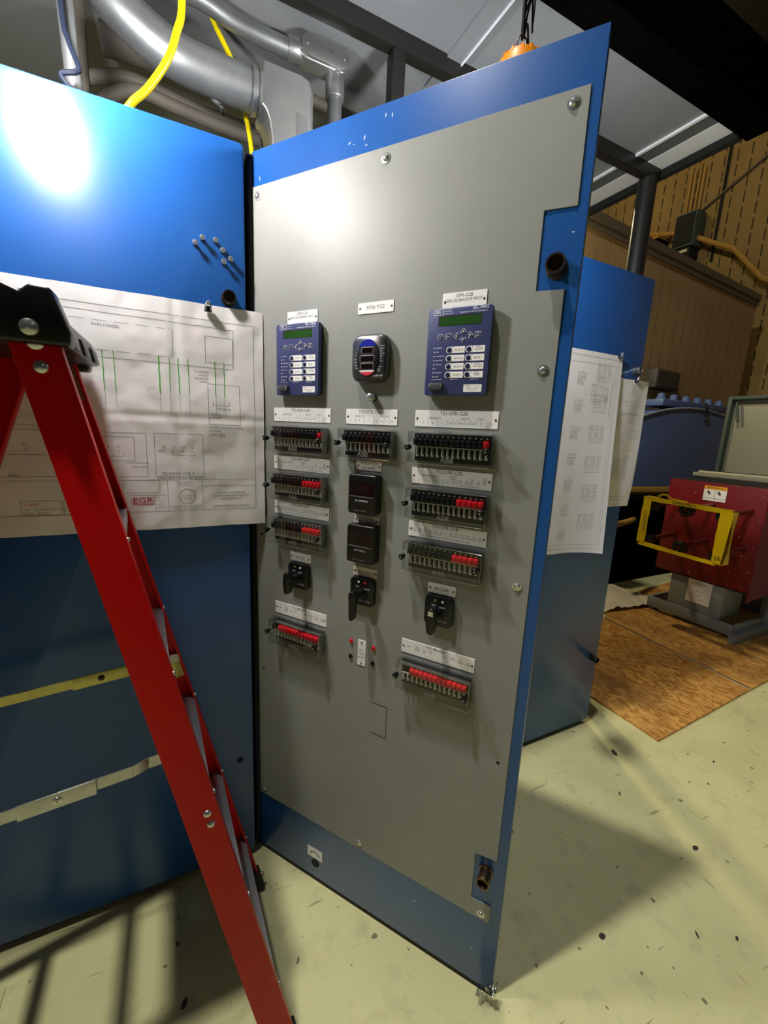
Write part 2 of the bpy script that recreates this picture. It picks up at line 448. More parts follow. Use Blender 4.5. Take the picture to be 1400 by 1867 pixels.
# ------------------------------------------------------------------ canopy above the cabinets
cp = thing('canopy', 'grey sheet steel canopy with black beams over the blue cabinets', 'canopy', (0.4, 1.9, 2.9))
def cx(b): return b.mtx(Matrix.Translation((-0.4, -1.9, -2.9)))
cx(MB().box(-2.6, 2.225, 1.205, 3.0, 2.905, 2.93)).build('deck_panel', M['deck'], cp, smooth=False)
cx(MB().box(-2.6, 2.30, 1.10, 1.205, 2.875, 3.10)).build('front_fascia', M['flatblack'], cp, smooth=False)
cx(MB().box(2.225, 2.26, 1.205, 3.0, 2.865, 3.0)).build('end_fascia', M['matte_black'], cp, smooth=False)
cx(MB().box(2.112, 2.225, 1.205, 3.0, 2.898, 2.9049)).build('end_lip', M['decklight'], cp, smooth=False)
cx(MB().box(2.030, 2.112, 1.205, 3.0, 2.900, 2.9049)).build('shade_strip', M['deckdark'], cp, smooth=False)
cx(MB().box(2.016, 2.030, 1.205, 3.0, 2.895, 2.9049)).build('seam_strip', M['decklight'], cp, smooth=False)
for x in (-1.55, -0.72, 0.937, 1.75):
    if x == 1.75: continue
    cx(MB().box(x, x + 0.06, 1.205, 3.0, 2.893, 2.9049)).build('rib', M['deck'], cp, smooth=False)
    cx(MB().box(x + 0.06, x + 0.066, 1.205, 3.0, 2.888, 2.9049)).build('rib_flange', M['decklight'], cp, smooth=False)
cx(MB().box(-2.6, 2.225, 1.527, 1.572, 2.848, 2.905)).build('cross_beam', M['beam'], cp, bevel=0.003)
cx(MB().box(0.722, 0.772, 1.53, 1.58, 2.288, 2.848)).build('hanger_post', M['beam'], cp, bevel=0.003)
cx(MB().cyl((2.172, 1.555, 0.0), (2.172, 1.555, 2.85), 0.043, n=20)).build('round_post', M['beam'], cp)

# ------------------------------------------------------------------ switchgear cabinets
def cab_body(root, x0, x1, y0, y1, open_front=False):
    T = Matrix.Translation(-Vector(root.location))
    if open_front:
        b = MB().box(x0, x0 + .004, y0, y1, .03, 2.284).box(x1 - .004, x1, y0, y1, .03, 2.284)
        b.box(x0 + .004, x1 - .004, y1 - .004, y1, .03, 2.284).box(x0 + .004, x1 - .004, y0, y1 - .004, 2.28, 2.284).box(x0 + .004, x1 - .004, y0, y1 - .004, .03, .034)
    else:
        b = MB().box(x0, x1, y0, y1, .03, 2.284)
    b.mtx(T).build('body', M['navy'], root, bevel=0 if open_front else .003)
    MB().box(x0 + .005, x1 - .005, y0 + .008, y1 - .01, 0, .03).mtx(T).build('plinth', M['matte_black'], root)
def cab_door_poly(w, z0, z1, r): return rrect(0, w, z0, z1, r, 4)
def latch(parent, x, z, r=0.0165, L=0.034, m='bronze', rot=0):
    b = MB().lathe((x, 0, z), (0, -1, 0), [(0, r * 1.12), (0.004, r * 1.12), (0.005, r * .92), (L - .006, r * .9), (L - .005, r * 1.05), (L, r), (L, r * .8), (L - .012, r * .72), (L - .012, 0)], 24)
    return b.build('latch_knob', M[m], parent, angle=30)

c1 = thing('switchgear_cabinet', 'blue cabinet behind the red ladder carrying a large drawing on its closed door', 'cabinet', (-0.3, 1.7, 0))
cab_body(c1, -0.80, 0.196, 1.345, 2.1)
d1 = MB().prism(cab_door_poly(0.90, 0.028, 2.287, 0.012), 0.0, 0.026).build('door', M['blue'], c1, bevel=.004)
d1.location = Vector((-0.708, 1.3155, 0)) - c1.location
latch(d1, 0.708 + .1447, 1.8954, 0.0175, 0.030)
MB().cyl((.708 + .1475, -.0006, .4149), (.708 + .1475, .004, .4149), .011, n=20).build('screw_hole', M['matte_black'], d1)
MB().cyl((.702 + .2075, .006, .05), (.702 + .2075, .006, 2.262), .0085, n=12).build('hinge', M['matte_black'], c1).location = Vector((-0.702, 1.331, 0)) - c1.location

c2 = thing('switchgear_cabinet', 'blue cabinet with its instrument door swung wide open towards the viewer', 'cabinet', (0.65, 1.7, 0))
cab_body(c2, 0.202, 1.09, 1.345, 2.1, True)
for zz in (.9, 1.5): MB().box(.206, 1.086, 2.02, 2.09, zz, zz + .04).mtx(Matrix.Translation((-.65, -1.7, 0))).build('mounting_rail', M['alu'], c2)
DW = 0.8667
door = MB().prism([(0, .021), (DW, .021), (DW, 2.286), (0, 2.286)], 0.0, 0.003)
door.box(DW - .003, DW, 0.003, .027, .021, 2.286).box(0, .003, 0.003, .027, .021, 2.286)
door.box(.003, DW - .003, 0.003, .027, 2.283, 2.286).box(.003, DW - .003, 0.003, .027, .021, .024)
door = door.build('door', M['blue'], c2, bevel=.0012)
door.location = O1 - c2.location; door.rotation_euler = (0, 0, A1)
MB().box(.004, DW - .002, .004, .02, .0, .0205).build('rubber_sweep', M['rubber'], door)
for u, z, l, a in [(.318, 2.229, .010, .6), (.330, 2.224, .008, -.4), (.360, 2.231, .012, 1.2), (.365, 2.214, .007, .2), (.415, 2.262, .010, 1.4), (.432, 2.258, .012, 1.5), (.028, 2.215, .016, 1.6), (.845, 1.952, .006, .1), (.80, .13, .012, .5), (.62, .17, .010, .4)]:
    MB().add([(u - l * cos(a) / 2, -.0003, z - l * sin(a) / 2), (u + .0012, -.0003, z - .001), (u + l * cos(a) / 2, -.0003, z + l * sin(a) / 2), (u - .0012, -.0003, z + .001)], [(0, 1, 2, 3)]).build('paint_scratch', M['decklight'], door, smooth=False)
# grey instrument plate, cut out round the two latches
pl = [(.002, .2464), (.8393, .2464), (.8393, .3045), (.7850, .3011), (.7850, .4490), (.8416, .4549), (.8416, 1.8490), (.7868, 1.8505), (.7868, 1.9985), (.8480, 1.9968), (.8465, 2.1962), (.002, 2.1975)]
gp = MB().prism(pl, -0.0030, -0.0001).build('instrument_plate', M['plate'], door, bevel=.0006, seg=1)
gp['label'] = 'grey instrument plate'
random.seed(3)
def bolt(p, u, z, r=.0100):
    b = MB().lathe((u, -.003, z), (0, -1, 0), [(0, r * 1.15), (.0015, r * 1.15), (.0018, r * .72), (.0045, r * .66), (.0062, r * .42), (.0064, 0)], 20)
    b.build('bolt', M['steel'], p, angle=30)
for u, z in [(.0239, 2.1731), (.4218, 2.1726), (.8191, 2.1725), (.8181, 1.6939), (.8149, 1.2168), (.8162, .2659), (.4231, .2699), (.0222, .2653)]: bolt(gp, u, z)
for u, z in [(.0248, 1.217), (.0257, .7459), (.8163, .7457)]:
    MB().cyl((u, -.0031, z), (u, -.0036, z), .0042, n=14).build('screw_hole', M['matte_black'], gp)
for u, z in [(.4403, .7839), (.5057, .7803)]:
    MB().lathe((u, -.003, z), (0, -1, 0), [(0, .003), (.001, .0028), (.0018, 0)], 12).build('rivet', M['steel'], gp)
# blanked rectangular cut-out: fine raised edges
MB().box(.447, .497, -.0042, -.003, .7785, .7797).box(.4965, .4978, -.0042, -.003, .680, .7797).box(.448, .4978, -.0042, -.003, .6790, .6802).build('blanking_cover_edge', M['trimmetal'], gp)
latch(door, .823, 1.889, .0185, .034); latch(door, .8175, .408, .0175, .040, 'brass')
# warning sticker and finger hole low on the door
st = MB().box(.2187, .281, -.0006, -.0001, .098, .137).build('curved_arrow_sticker', M['white'], door)
st['label'] = 'white sticker with a curved double arrow'
arc = [Vector((.25 + .022 * cos(a), -.0010, .100 + .024 * sin(a))) for a in [radians(28 + 124 * k / 14) for k in range(15)]]
ab = MB().tube(arc, .0009, 6, smooth=0)
for e, s in ((arc[0], 1), (arc[-1], -1)):
    ab.add([(e.x, -.0010, e.z), (e.x - s * .001, -.001, e.z + .006), (e.x - s * .006, -.001, e.z + .002)], [(0, 1, 2)])
ab.build('printed_arrow', M['ink'], st)
MB().cyl((.2515, -.0005, .078), (.2515, .001, .078), .016, n=24).build('finger_hole', M['matte_black'], door)

c3 = thing('switchgear_cabinet', 'blue cabinet behind the open door, two hanging drawings on its front', 'cabinet', (1.55, 1.7, 0))
cab_body(c3, 1.095, 1.992, 1.345, 2.1)
d3 = MB().prism(cab_door_poly(.893, .028, 2.291, .002), 0.0, 0.026).build('door', M['blue'], c3, bevel=.003)
d3.location = Vector((1.102, 1.3178, 0)) - c3.location
latch(d3, 1.9532 - 1.102 - .012, 1.8989 - .010, .0165, .034, 'alu')
latch(d3, 1.9532 - 1.102 - .004, .412, .0165, .036)

# ------------------------------------------------------------------ floor boards
ob = MB()
def slab(pts, z0, z1):
    n = len(pts)
    return MB().add([(x, y, z0) for x, y in pts] + [(x, y, z1) for x, y in pts],
                    [tuple(range(n - 1, -1, -1)), tuple(range(n, 2 * n))] + [(i, (i + 1) % n, n + (i + 1) % n, n + i) for i in range(n)])
tag(slab([(2.222, 1.50), (2.225, 1.059), (3.283, 1.10), (3.34, 2.19), (3.55, 3.2), (2.222, 3.2)], 0.0005, .013).build('strand_board', M['osb'], bevel=.001),
    'nearest strand board sheet on the floor beside the right blue cabinet', 'board')
tag(slab([(3.300, 1.10), (5.2, 1.16), (5.25, 2.6), (3.75, 2.47), (3.357, 2.195)], 0.0005, .013).build('strand_board', M['osb'], bevel=.001),
    'strand board sheet under the red and grey breaker', 'board')

tag(slab([(3.283, 1.102), (3.300, 1.102), (3.357, 2.195), (3.340, 2.195)], .004, .0155).build('seam_strip', M['alu'], bevel=.0006, seg=1),
    'thin bright metal strip along the seam between the strand boards', 'strip')
# chipped spots in the floor paint
fl = bpy.data.objects['floor']
def stain(x, y, r, e, a, m='trimmetal'):
    pts = []
    for k in range(14):
        t = 2 * pi * k / 14; q = r * (1 + .3 * noise.noise((cos(t) + x, sin(t) + y, 2)))
        u, v = q * cos(t), q * e * sin(t); pts.append((x + u * cos(a) - v * sin(a), y + u * sin(a) + v * cos(a)))
    slab(pts, .0001, .0008).build('paint_chip', M[m], fl, smooth=False)
for q in [(1.93, 1.105, .022, .55, 1.0), (1.760, .640, .014, .7, 0), (1.150, .598, .012, .8, 0), (-.05, .975, .013, .5, 1.2), (1.72, .93, .012, .3, .8), (1.55, .41, .009, .5, .4), (1.44, .47, .012, .3, .9), (2.35, .86, .012, .3, .2), (1.10, .99, .005, .8, 0)]: stain(*q, m='darkgrey')

# crumpled milky sheet on the floor near the breaker
b = MB(); nx, ny = 26, 20
for j in range(ny + 1):
    for i in range(nx + 1):
        u, v = i / nx, j / ny
        x = 3.45 + .72 * u + .10 * sin(5 * v); y = 2.28 + .66 * v - .10 * u
        h = .034 + .16 * v * max(0, noise.noise((u * 2.4, v * 2.6, 1.3)) + .35) + .04 * abs(noise.noise((u * 7, v * 7, 4.0)))
        b.v.append((x, y, max(.018, h * min(1, 6 * min(u, 1 - u) + .25))))
for j in range(ny):
    for i in range(nx):
        a = j * (nx + 1) + i; b.f.append((a, a + 1, a + nx + 2, a + nx + 1))
tag(b.build('plastic_sheet', M['plasticsheet'], angle=60), 'crumpled milky plastic sheet on the floor left of the breaker', 'plastic sheet')
# ================================================================== devices screwed to the open door
def dev(name, label, cat, u, z, group=None, n=0.0032):
    return thing(name, label, cat, on_door(u, z, n), A1, group)

def nameplate(u0, u1, z0, z1, title, rows, label, size=None, cream=False, vertical=False, dividers=()):
    w, h = u1 - u0, z1 - z0
    t = dev('nameplate', label, 'nameplate', (u0 + u1) / 2, (z0 + z1) / 2, 'white engraved nameplates on the instrument door', .0031)
    MB().box(-w / 2, w / 2, -.0018, 0, -h / 2, h / 2).build('plate', M['pinkwhite' if cream else 'white'], t, bevel=.0003, seg=1)
    items = [(s, x, z, sz) for (s, x, z, sz) in title]
    items += [(s, x, z, sz, .9) for (s, x, z, sz) in rows]
    mb = text_mb(items, -.00195)
    for x, za, zb in dividers:
        mb.box(x - .0003, x + .0003, -.00195, -.0018, za, zb)
    mb.build('lettering', M['ink'], t, smooth=False)
    for s in (-1, 1):
        p = (0, s * (h / 2 - .006)) if vertical else (s * (w / 2 - .006), 0)
        MB().lathe((p[0], -.0018, p[1]), (0, -1, 0), [(0, .0026), (.0009, .0024), (.0014, .0012), (.0014, 0)], 12).build('screw', M['brass'], t)
    return t

LC, MC, RC = .181, .4093, .635
nameplate(.130, .2335, 1.829, 1.865, [('GPR-G2P', 0, .0110, .0098)], [('GEN G2 PRIMARY PROT.', 0, .0015, .0088)],
          'white nameplate reading GPR-G2P above the left relay')
nameplate(.3595, .4605, 1.840, 1.866, [('MTR-TG2', 0, 0, .0125)], [], 'white nameplate reading MTR-TG2 above the rounded power meter')
nameplate(.585, .6866, 1.829, 1.8655, [('GPR-G2B', 0, .0110, .0100)], [('GEN G2 BACKUP PROT.', 0, .0015, .0092)],
          'white nameplate reading GPR-G2B above the right relay')
def div(xs, zb=-.0165, zt=-.002): return [(x, zb, zt) for x in xs]
ABC = [('A', -.080, -.010, .0055), ('B', -.055, -.010, .0055), ('C', -.030, -.010, .0055), ('IN', -.010, -.010, .0055)]
def ts1(u0, u1, title, label):
    nameplate(u0, u1, 1.570, 1.6085, [(title, -.003, .0125, .0115)],
        [('LINE SIDE CTS', -.050, .001, .0058), ('GEN PTS', .025, .001, .0058), ('D PNL', .062, .001, .0055)] + ABC +
        [('V1', .003, -.010, .005), ('VRn', .017, -.010, .005), ('V2', .030, -.010, .005), ('VRn', .043, -.010, .005), ('52', .083, -.006, .005), ('STAT', .083, -.0115, .005), ('125 VDC', .078, -.017, .0042)],
        label, dividers=div((-.067, -.043, -.018, -.004, .010, .0235, .037, .050, .063, .075)))
ts1(.0797, .2823, 'TS1-GPR-G2P', 'white nameplate reading TS1-GPR-G2P, topmost strip of the left column')
ts1(.5336, .7363, 'TS1-GPR-G2B', 'white nameplate reading TS1-GPR-G2B, topmost strip of the right column')
nameplate(.3325, .4852, 1.570, 1.6088, [('TS1-MTR-TG2', -.003, .0125, .0115)],
    [('G MCR CTS', -.035, .001, .0055), ('G MCR PTS', .040, .001, .0055), ('A', -.06, -.010, .0055), ('B', -.034, -.010, .0055), ('C', -.006, -.010, .0055), ('V1', .017, -.010, .005), ('VRn', .032, -.010, .005), ('V2', .046, -.010, .005), ('VRn', .062, -.010, .005)],
    'white nameplate reading TS1-MTR-TG2 below the power meter', dividers=div((-.047, -.020, .008, .0245, .039, .054)))
def ts2(u0, u1, title, label):
    nameplate(u0, u1, 1.4305, 1.4700, [(title, -.003, .0130, .0115)],
        [('NEUTRAL SIDE CTS', -.050, .002, .0058)] + ABC + [('REV PWR', .008, .0035, .0048), ('START', .008, -.0015, .0048), ('V1', .003, -.009, .005), ('VR', .014, -.009, .005),
        ('BK', .028, -.004, .0045), ('CLS', .028, -.009, .0045), ('RLY', .042, -.004, .0045), ('ALRM', .042, -.009, .0045), ('86', .055, .001, .0045), ('RLY', .055, -.004, .0045), ('RST', .055, -.009, .0045),
        ('TRIP', .069, -.004, .0045), ('OUT', .069, -.009, .0045), ('TRIP', .084, .004, .0045), ('BKR', .084, -.001, .0045), ('GEN', .084, -.006, .0045), ('DC DIST 125VDC BAT CTL BUS', .052, -.0155, .0042)],
        label, dividers=div((-.067, -.043, -.018, -.004, .0085, .0205)))
ts2(.0790, .2822, 'TS2-GPR-G2P', 'white nameplate reading TS2-GPR-G2P, second strip of the left column')
ts2(.5335, .7350, 'TS2-GPR-G2B', 'white nameplate reading TS2-GPR-G2B, second strip of the right column')
def ts3(u0, u1, title, label):
    r = []
    for k, (a, b_) in enumerate([('BK 2', 'START'), ('RLY', 'TRIP'), ('GEN', 'TRIP'), ('BUS', 'SYNC'), ('BK 1', 'STOP'), ('52', 'STAT')]):
        r += [(a, -.084 + .0143 * k, .001, .0048), (b_, -.084 + .0143 * k, -.0045, .0048)]
    for k, (a, b_) in enumerate([('EXT', 'AUTO'), ('BK 2', 'CLOSE'), ('VOLT', 'RAISE'), ('VOLT', 'LOWER'), ('SPD', 'RAISE'), ('SPD', 'LOWER')]):
        r += [(a, .014 + .0143 * k, .001, .0048), (b_, .014 + .0143 * k, -.0045, .0048)]
    r += [('IN1  IN2  IN3  IN4  IN5  IN6  OUT1  OUT2  OUT3  OUT4  OUT5  OUT6', 0, -.0135, .0044)]
    nameplate(u0, u1, 1.2945, 1.3335, [(title, -.003, .0130, .0115)], r, label, dividers=div((0.0,), -.012, .004))
ts3(.0804, .2833, 'TS3-GPR-G2P', 'white nameplate reading TS3-GPR-G2P, third strip of the left column')
ts3(.5335, .7352, 'TS3-GPR-G2B', 'white nameplate reading TS3-GPR-G2B, third strip of the right column')
def ts86(u0, u1, title, label):
    r = [('125V', -.080, .001, .0052), ('BK 2', -.055, .005, .0048), ('CLOSE', -.055, 0, .0048), ('BLOCK', -.055, -.005, .0048), ('TRIP', -.034, 0, .0048), ('RLY', -.034, -.005, .0048), ('86-2', -.016, .004, .0048), ('TRIP', -.016, -.001, .0048),
         ('EXT', .022, .003, .005), ('TRIP', .022, -.002, .005), ('ALARM', .044, .002, .005), ('TRIP', .064, .002, .0048), ('TG BKR', .064, -.003, .0048), ('TRIP', .085, .002, .0048), ('G BKR', .085, -.003, .0048), ('1   2   3   4   5   6   7   8   9   10   11   12', 0, -.0145, .0042)]
    nameplate(u0, u1, .9675, 1.0062, [(title, -.003, .0130, .0112)], r, label)
ts86(.0808, .2822, 'TS1-86-G2P', 'white nameplate reading TS1-86-G2P above the red switch row, left column')
ts86(.5325, .7350, 'TS1-86-G2B', 'white nameplate reading TS1-86-G2B above the red switch row, right column')
nameplate(.3703, .4460, 1.4500, 1.4752, [('MTRA-TG2', 0, .0055, .0105)], [('DC AMPS', 0, -.006, .0105)], 'cream nameplate reading MTRA-TG2 DC AMPS', cream=True)
nameplate(.3690, .4450, 1.3030, 1.3280, [('MTRV-TG2', 0, .0055, .0105)], [('DC VOLTS', 0, -.006, .0105)], 'cream nameplate reading MTRV-TG2 DC VOLTS', cream=True)
nameplate(.1418, .2198, 1.1540, 1.1815, [('86-G2P', 0, 0, .0105)], [], 'small white nameplate reading 86-G2P above a rotary switch')
nameplate(.3708, .4458, 1.1540, 1.1810, [('52-2 GEN. BKR.CSW', 0, 0, .0092)], [], 'cream nameplate above the rotary switch with the long handle', cream=True)
nameplate(.5973, .6710, 1.1550, 1.1812, [('86-G2B', 0, 0, .0120)], [], 'small white nameplate reading 86-G2B above a rotary switch')
nameplate(.3942, .4205, .8830, .9620, [('(+)', 0, .026, .0095), ('DC', 0, .008, .0105), ('TEST', 0, -.003, .0100), ('JACK', 0, -.014, .0100), ('(-)', 0, -.027, .0095)], [],
          'upright white nameplate reading DC TEST JACK', vertical=True)

# ------------------------------------------------------------------ protection relays
def relay(u, label, cover):
    t = dev('protection_relay', label, 'relay', u, 1.735, 'blue protection relays on the instrument door')
    w, h = .073, .0935
    MB().prism(rrect(-w + .003, w - .003, -h + .003, h - .003, .004), -.010, 0).build('case', M['matte_black'], t)
    MB().prism(rrect(-w, w, -h, h, .006), -.0225, -.008).build('face_plate', M['relay'], t, bevel=.0015)
    Y = -.0226
    MB().prism(rrect(-.0485, .0505, .0560, .0775, .0008), Y - .0001, Y + .001).build('display_bezel', M['matte_black'], t, smooth=False)
    MB().prism(rrect(-.0440, .0495, .0565, .0745, .0006), Y - .0004, Y).build('display', M['lcd'], t, smooth=False)
    mk = MB()
    def ring(poly, inner):
        n = len(poly); vs = [(x, Y - .0002, z) for x, z in poly] + [(x, Y - .0002, z) for x, z in inner]
        mk.add(vs, [(i, (i + 1) % n, n + (i + 1) % n, n + i) for i in range(n)])
    ring(rrect(-.0595, -.0375, .0790, .0920, .002), rrect(-.0583, -.0387, .0802, .0908, .0014))
    def btn(cx, cz, w_, h_, shape='r'):
        if shape == 'r':
            o, i = rrect(cx - w_, cx + w_, cz - h_, cz + h_, .0022), rrect(cx - w_ + .0013, cx + w_ - .0013, cz - h_ + .0013, cz + h_ - .0013, .0012)
        else:
            a = {'u': pi / 2, 'd': -pi / 2, 'l': pi, 'ri': 0}[shape]
            base = [(-.0045, -.0058), (-.0010, -.0074), (.0058, -.001), (.0058, .001), (-.0010, .0074), (-.0045, .0058)]
            f = lambda s: [(cx + (x * cos(a) - z * sin(a)) * s, cz + (x * sin(a) + z * cos(a)) * s) for x, z in base]
            o, i = f(1), f(.78)
            tri = [(-.0018, -.003), (.0022, 0), (-.0018, .003)]
            mk.add([(cx + x * cos(a) - z * sin(a), Y - .0014, cz + x * sin(a) + z * cos(a)) for x, z in tri], [(0, 1, 2)])
        ring(o, i)
        MB().prism(i, Y - .0012, Y + .0002).build('button', M['relay_dark'], t, smooth=False)
    btn(-.041, .0330, .0068, .0062); btn(-.0215, .0335, .0068, .0062); btn(.0450, .0340, .0068, .0062)
    btn(-.0040, .0335, 0, 0, 'l'); btn(.0118, .0430, 0, 0, 'u'); btn(.0118, .0250, 0, 0, 'd'); btn(.0285, .0340, 0, 0, 'ri')
    names = [['AUX 2', 'LOCK'], ['AUX 3', 'AUX 1'], ['AUX 4', 'CLOSE'], ['AUX 5', 'TRIP']]
    ink = []
    for r in range(4):
        zc = .0047 - .0178 * r
        for c in range(2):
            x0 = -.0252 + .0448 * c; x1 = x0 + .0430
            poly = [(x1, zc - .0068), (x1, zc + .0068)] + [(x0 + .0068 + .0068 * cos(a), zc + .0068 * sin(a)) for a in [pi / 2 + pi * k / 8 for k in range(9)]]
            MB().prism(poly, Y - .0004, Y + .0003).build('button_label', M['white'], t, smooth=False)
            MB().lathe((x0 + .0075, Y - .0003, zc), (0, -1, 0), [(0, .0056), (.0012, .0054), (.0016, .0046), (.0016, 0)], 20).build('button', M['relay_dark'], t)
            ink.append((names[r][c], x0 + .0295, zc - .0005, .0068))
            if names[r][c] in ('LOCK', 'CLOSE', 'TRIP'): ink.append(('BREAKER' if c and r else 'ENABLE', x0 + .0285, zc + .0046, .0030))
            mk2 = [(x0 + .0155, zc + .0042), (x0 + .0155, zc - .0042)]
            for (mx, mz) in mk2:
                MB().lathe((mx, Y - .0004, mz), (0, -1, 0), [(0, .0010), (.0003, .0009), (.0004, 0)], 8).build('indicator', M['ink'], t)
    text_mb(ink, Y - .0006).build('button_lettering', M['ink'], t, smooth=False)
    leds = ['ENABLED', 'TRIP', 'DIFFERENTIAL', 'GND FAULT', 'VOLTAGE', '81', 'FIELD GND', 'READY']
    items = [('SEL', -.0485, .0854, .0092), ('SCHWEITZER', -.0355, .0910, .0030, 1, 'L'), ('ENGINEERING', -.0355, .0862, .0030, 1, 'L'), ('LABORATORIES', -.0355, .0812, .0030, 1, 'L'),
             ('SEL-700G', .0465, .0885, .0088), ('GENERATOR PROTECTION RELAY', .0320, .0815, .0040), ('TARGET', -.041, .0350, .0028), ('RESET', -.041, .0308, .0028), ('ESC', -.0215, .0330, .0046), ('ENT', .0450, .0315, .0042),
             ('LEDS CONFIGURABLE', -.044, -.0590, .0026), ('PUSHBUTTONS', -.002, -.0592, .0026), ('PUSHBUTTONS', .044, -.0592, .0026)]
    mk.box(.0425, .0475, Y - .0014, Y - .0012, .0358, .0368).box(.0466, .0475, Y - .0014, Y - .0012, .0358, .0384)
    for k, s in enumerate(leds):
        zc = .0096 - .0089 * k
        items.append((s, -.0490, zc, .0033, 1, 'L'))
        MB().lathe((-.0535, Y, zc), (0, -1, 0), [(0, .0015), (.0005, .0014), (.0007, 0)], 10).build('indicator_lamp', M['wink'], t)
    text_mb(items, Y - .0013, mb=mk, bold=.012).build('face_lettering', M['wink'], t, smooth=False)
    p = MB().prism(rrect(-.0605, -.0265, -.0815, -.0665, .005), Y - .009, Y).build('port_cover', M['greyplastic'], t, bevel=.001)
    for x in (-.0575, -.0295):
        MB().lathe((x, Y - .009, -.0735), (0, -1, 0), [(0, .0028), (.0012, .0025), (.0016, 0)], 14).build('screw', M['steel'], p)
    s = MB().box(.0215, .0625, Y - .0004, Y, -.0860, -.0700).build('serial_label', M['white'], t, smooth=False)
    text_mb([('700G1', .0315, -.0735, .0048), ('S/N 1220', .0520, -.0745, .0032), ('GENERATOR RELAY', .0410, -.0790, .0032), ('125 VDC  5A', .0420, -.0833, .0030)], Y - .0006).build('lettering', M['ink'], s, smooth=False)
    return t
relay(LC, 'left blue protection relay under the plate reading GPR-G2P', 0)
relay(RC, 'right blue protection relay under the plate reading GPR-G2B', 0)

# ------------------------------------------------------------------ rounded power meter and its port
t = dev('power_meter', 'rounded square black power meter with oval three-row display', 'meter', MC, 1.7305)
def sup(a, b, n=36, e=.42):
    out = []
    for k in range(n):
        q = 2 * pi * k / n; c, s = cos(q), sin(q)
        out.append((a * abs(c) ** e * (1 if c >= 0 else -1), b * abs(s) ** e * (1 if s >= 0 else -1)))
    return out
rings = [(0.0, .048, .0545), (-.006, .0515, .058), (-.020, .0505, .057), (-.026, .0470, .0535), (-.0285, .044, .050)]
b = MB(); n = 36
for y, a, c in rings: b.v += [(x, y, z) for x, z in sup(a, c)]
for k in range(len(rings) - 1):
    for i in range(n): b.f.append((k * n + i, k * n + (i + 1) % n, (k + 1) * n + (i + 1) % n, (k + 1) * n + i))
b.f.append(tuple((len(rings) - 1) * n + i for i in range(n))); b.f.append(tuple(range(n - 1, -1, -1)))
b.build('housing', M['meterface'], t, angle=50)
def oval(a, c, z=0, n=40, lo=0, hi=2 * pi): return [(a * cos(lo + (hi - lo) * k / n), z + c * sin(lo + (hi - lo) * k / n)) for k in range(n)]
Y = -.0286
MB().prism(oval(.0315, .0435), Y - .0030, Y + .004).build('oval_face', M['black'], t, bevel=.001)
Yo = Y - .0031
def seg(z0, z1, a=.0305, c=.0425, n=10):
    f = lambda z: a * math.sqrt(max(0, 1 - (z / c) ** 2))
    zs = [z0 + (z1 - z0) * k / n for k in range(n + 1)]
    return [(f(z), z) for z in zs] + [(-f(z), z) for z in reversed(zs) if f(z) > 1e-6]
MB().prism(seg(.0265, .0424), Yo - .0006, Yo).build('blue_cap', M['meterblue'], t, smooth=False)
MB().prism(seg(-.0424, -.0345), Yo - .0006, Yo).build('red_cap', M['meterred'], t, smooth=False)
MB().prism(seg(-.0345, -.0300), Yo - .0006, Yo).build('white_arc', M['metergloss'], t, smooth=False)
for zc, hw in ((.0165, .0150), (-.0030, .0185), (-.0210, .0165)):
    MB().prism(rrect(-hw - .003, hw + .003, zc - .0085, zc + .0085, .005), Yo - .0008, Yo).build('display_bezel', M['bezel'], t, bevel=.0004)
    d = MB().prism(rrect(-hw, hw, zc - .0062, zc + .0062, .001), Yo - .0012, Yo).build('display', M['darkdisplay'], t, smooth=False)
mk = MB()
for k in range(9):
    a = radians(150 + 11 * k); mk.lathe((.0345 * cos(a), Y, .047 * sin(a) * .93), (0, -1, 0), [(0, .0010), (.0004, .0009), (.0004, 0)], 8)
for k in range(7):
    mk.lathe((.0345, Y, .026 - .0058 * k), (0, -1, 0), [(0, .0010), (.0004, .0009), (.0004, 0)], 8)
mk.build('indicator_lamp', M['wink'], t)
text_mb([(s, .0362, .026 - .0058 * k, .0032, .7, 'L') for k, s in enumerate(['VOLTS L-N', 'VOLTS L-L', 'AMPS', 'W/VAR/PF', 'VA/Hz', 'Wh', 'VARh'])] +
        [('MAX', -.0370, -.004, .0034), ('MIN', -.0365, -.010, .0034), ('LM1', -.0350, -.017, .0034), ('PRG', -.0330, -.024, .0034), ('Wh Pulse', .0340, -.022, .0030), ('KILO', .0320, -.027, .0030), ('MEGA', .0320, -.031, .0030), ('SHARK 100', .0290, -.0430, .0056)], Y - .0003).build('face_lettering', M['wink'], t, smooth=False)

t = dev('binding_post', 'small silver binding post below the power meter', 'terminal post', .4145, 1.637)
MB().lathe((0, 0, 0), (0, -1, 0), [(0, .0100), (.006, .0100), (.0065, .0080), (.010, .0080)], 6).build('hex_base', M['matte_black'], t)
MB().lathe((0, -.010, 0), (0, -1, 0), [(0, .0098), (.004, .0098), (.0045, .0070), (.009, .0070), (.0095, .0090), (.014, .0090), (.016, .006), (.016, 0)], 18).build('knurled_nut', M['chrome'], t)

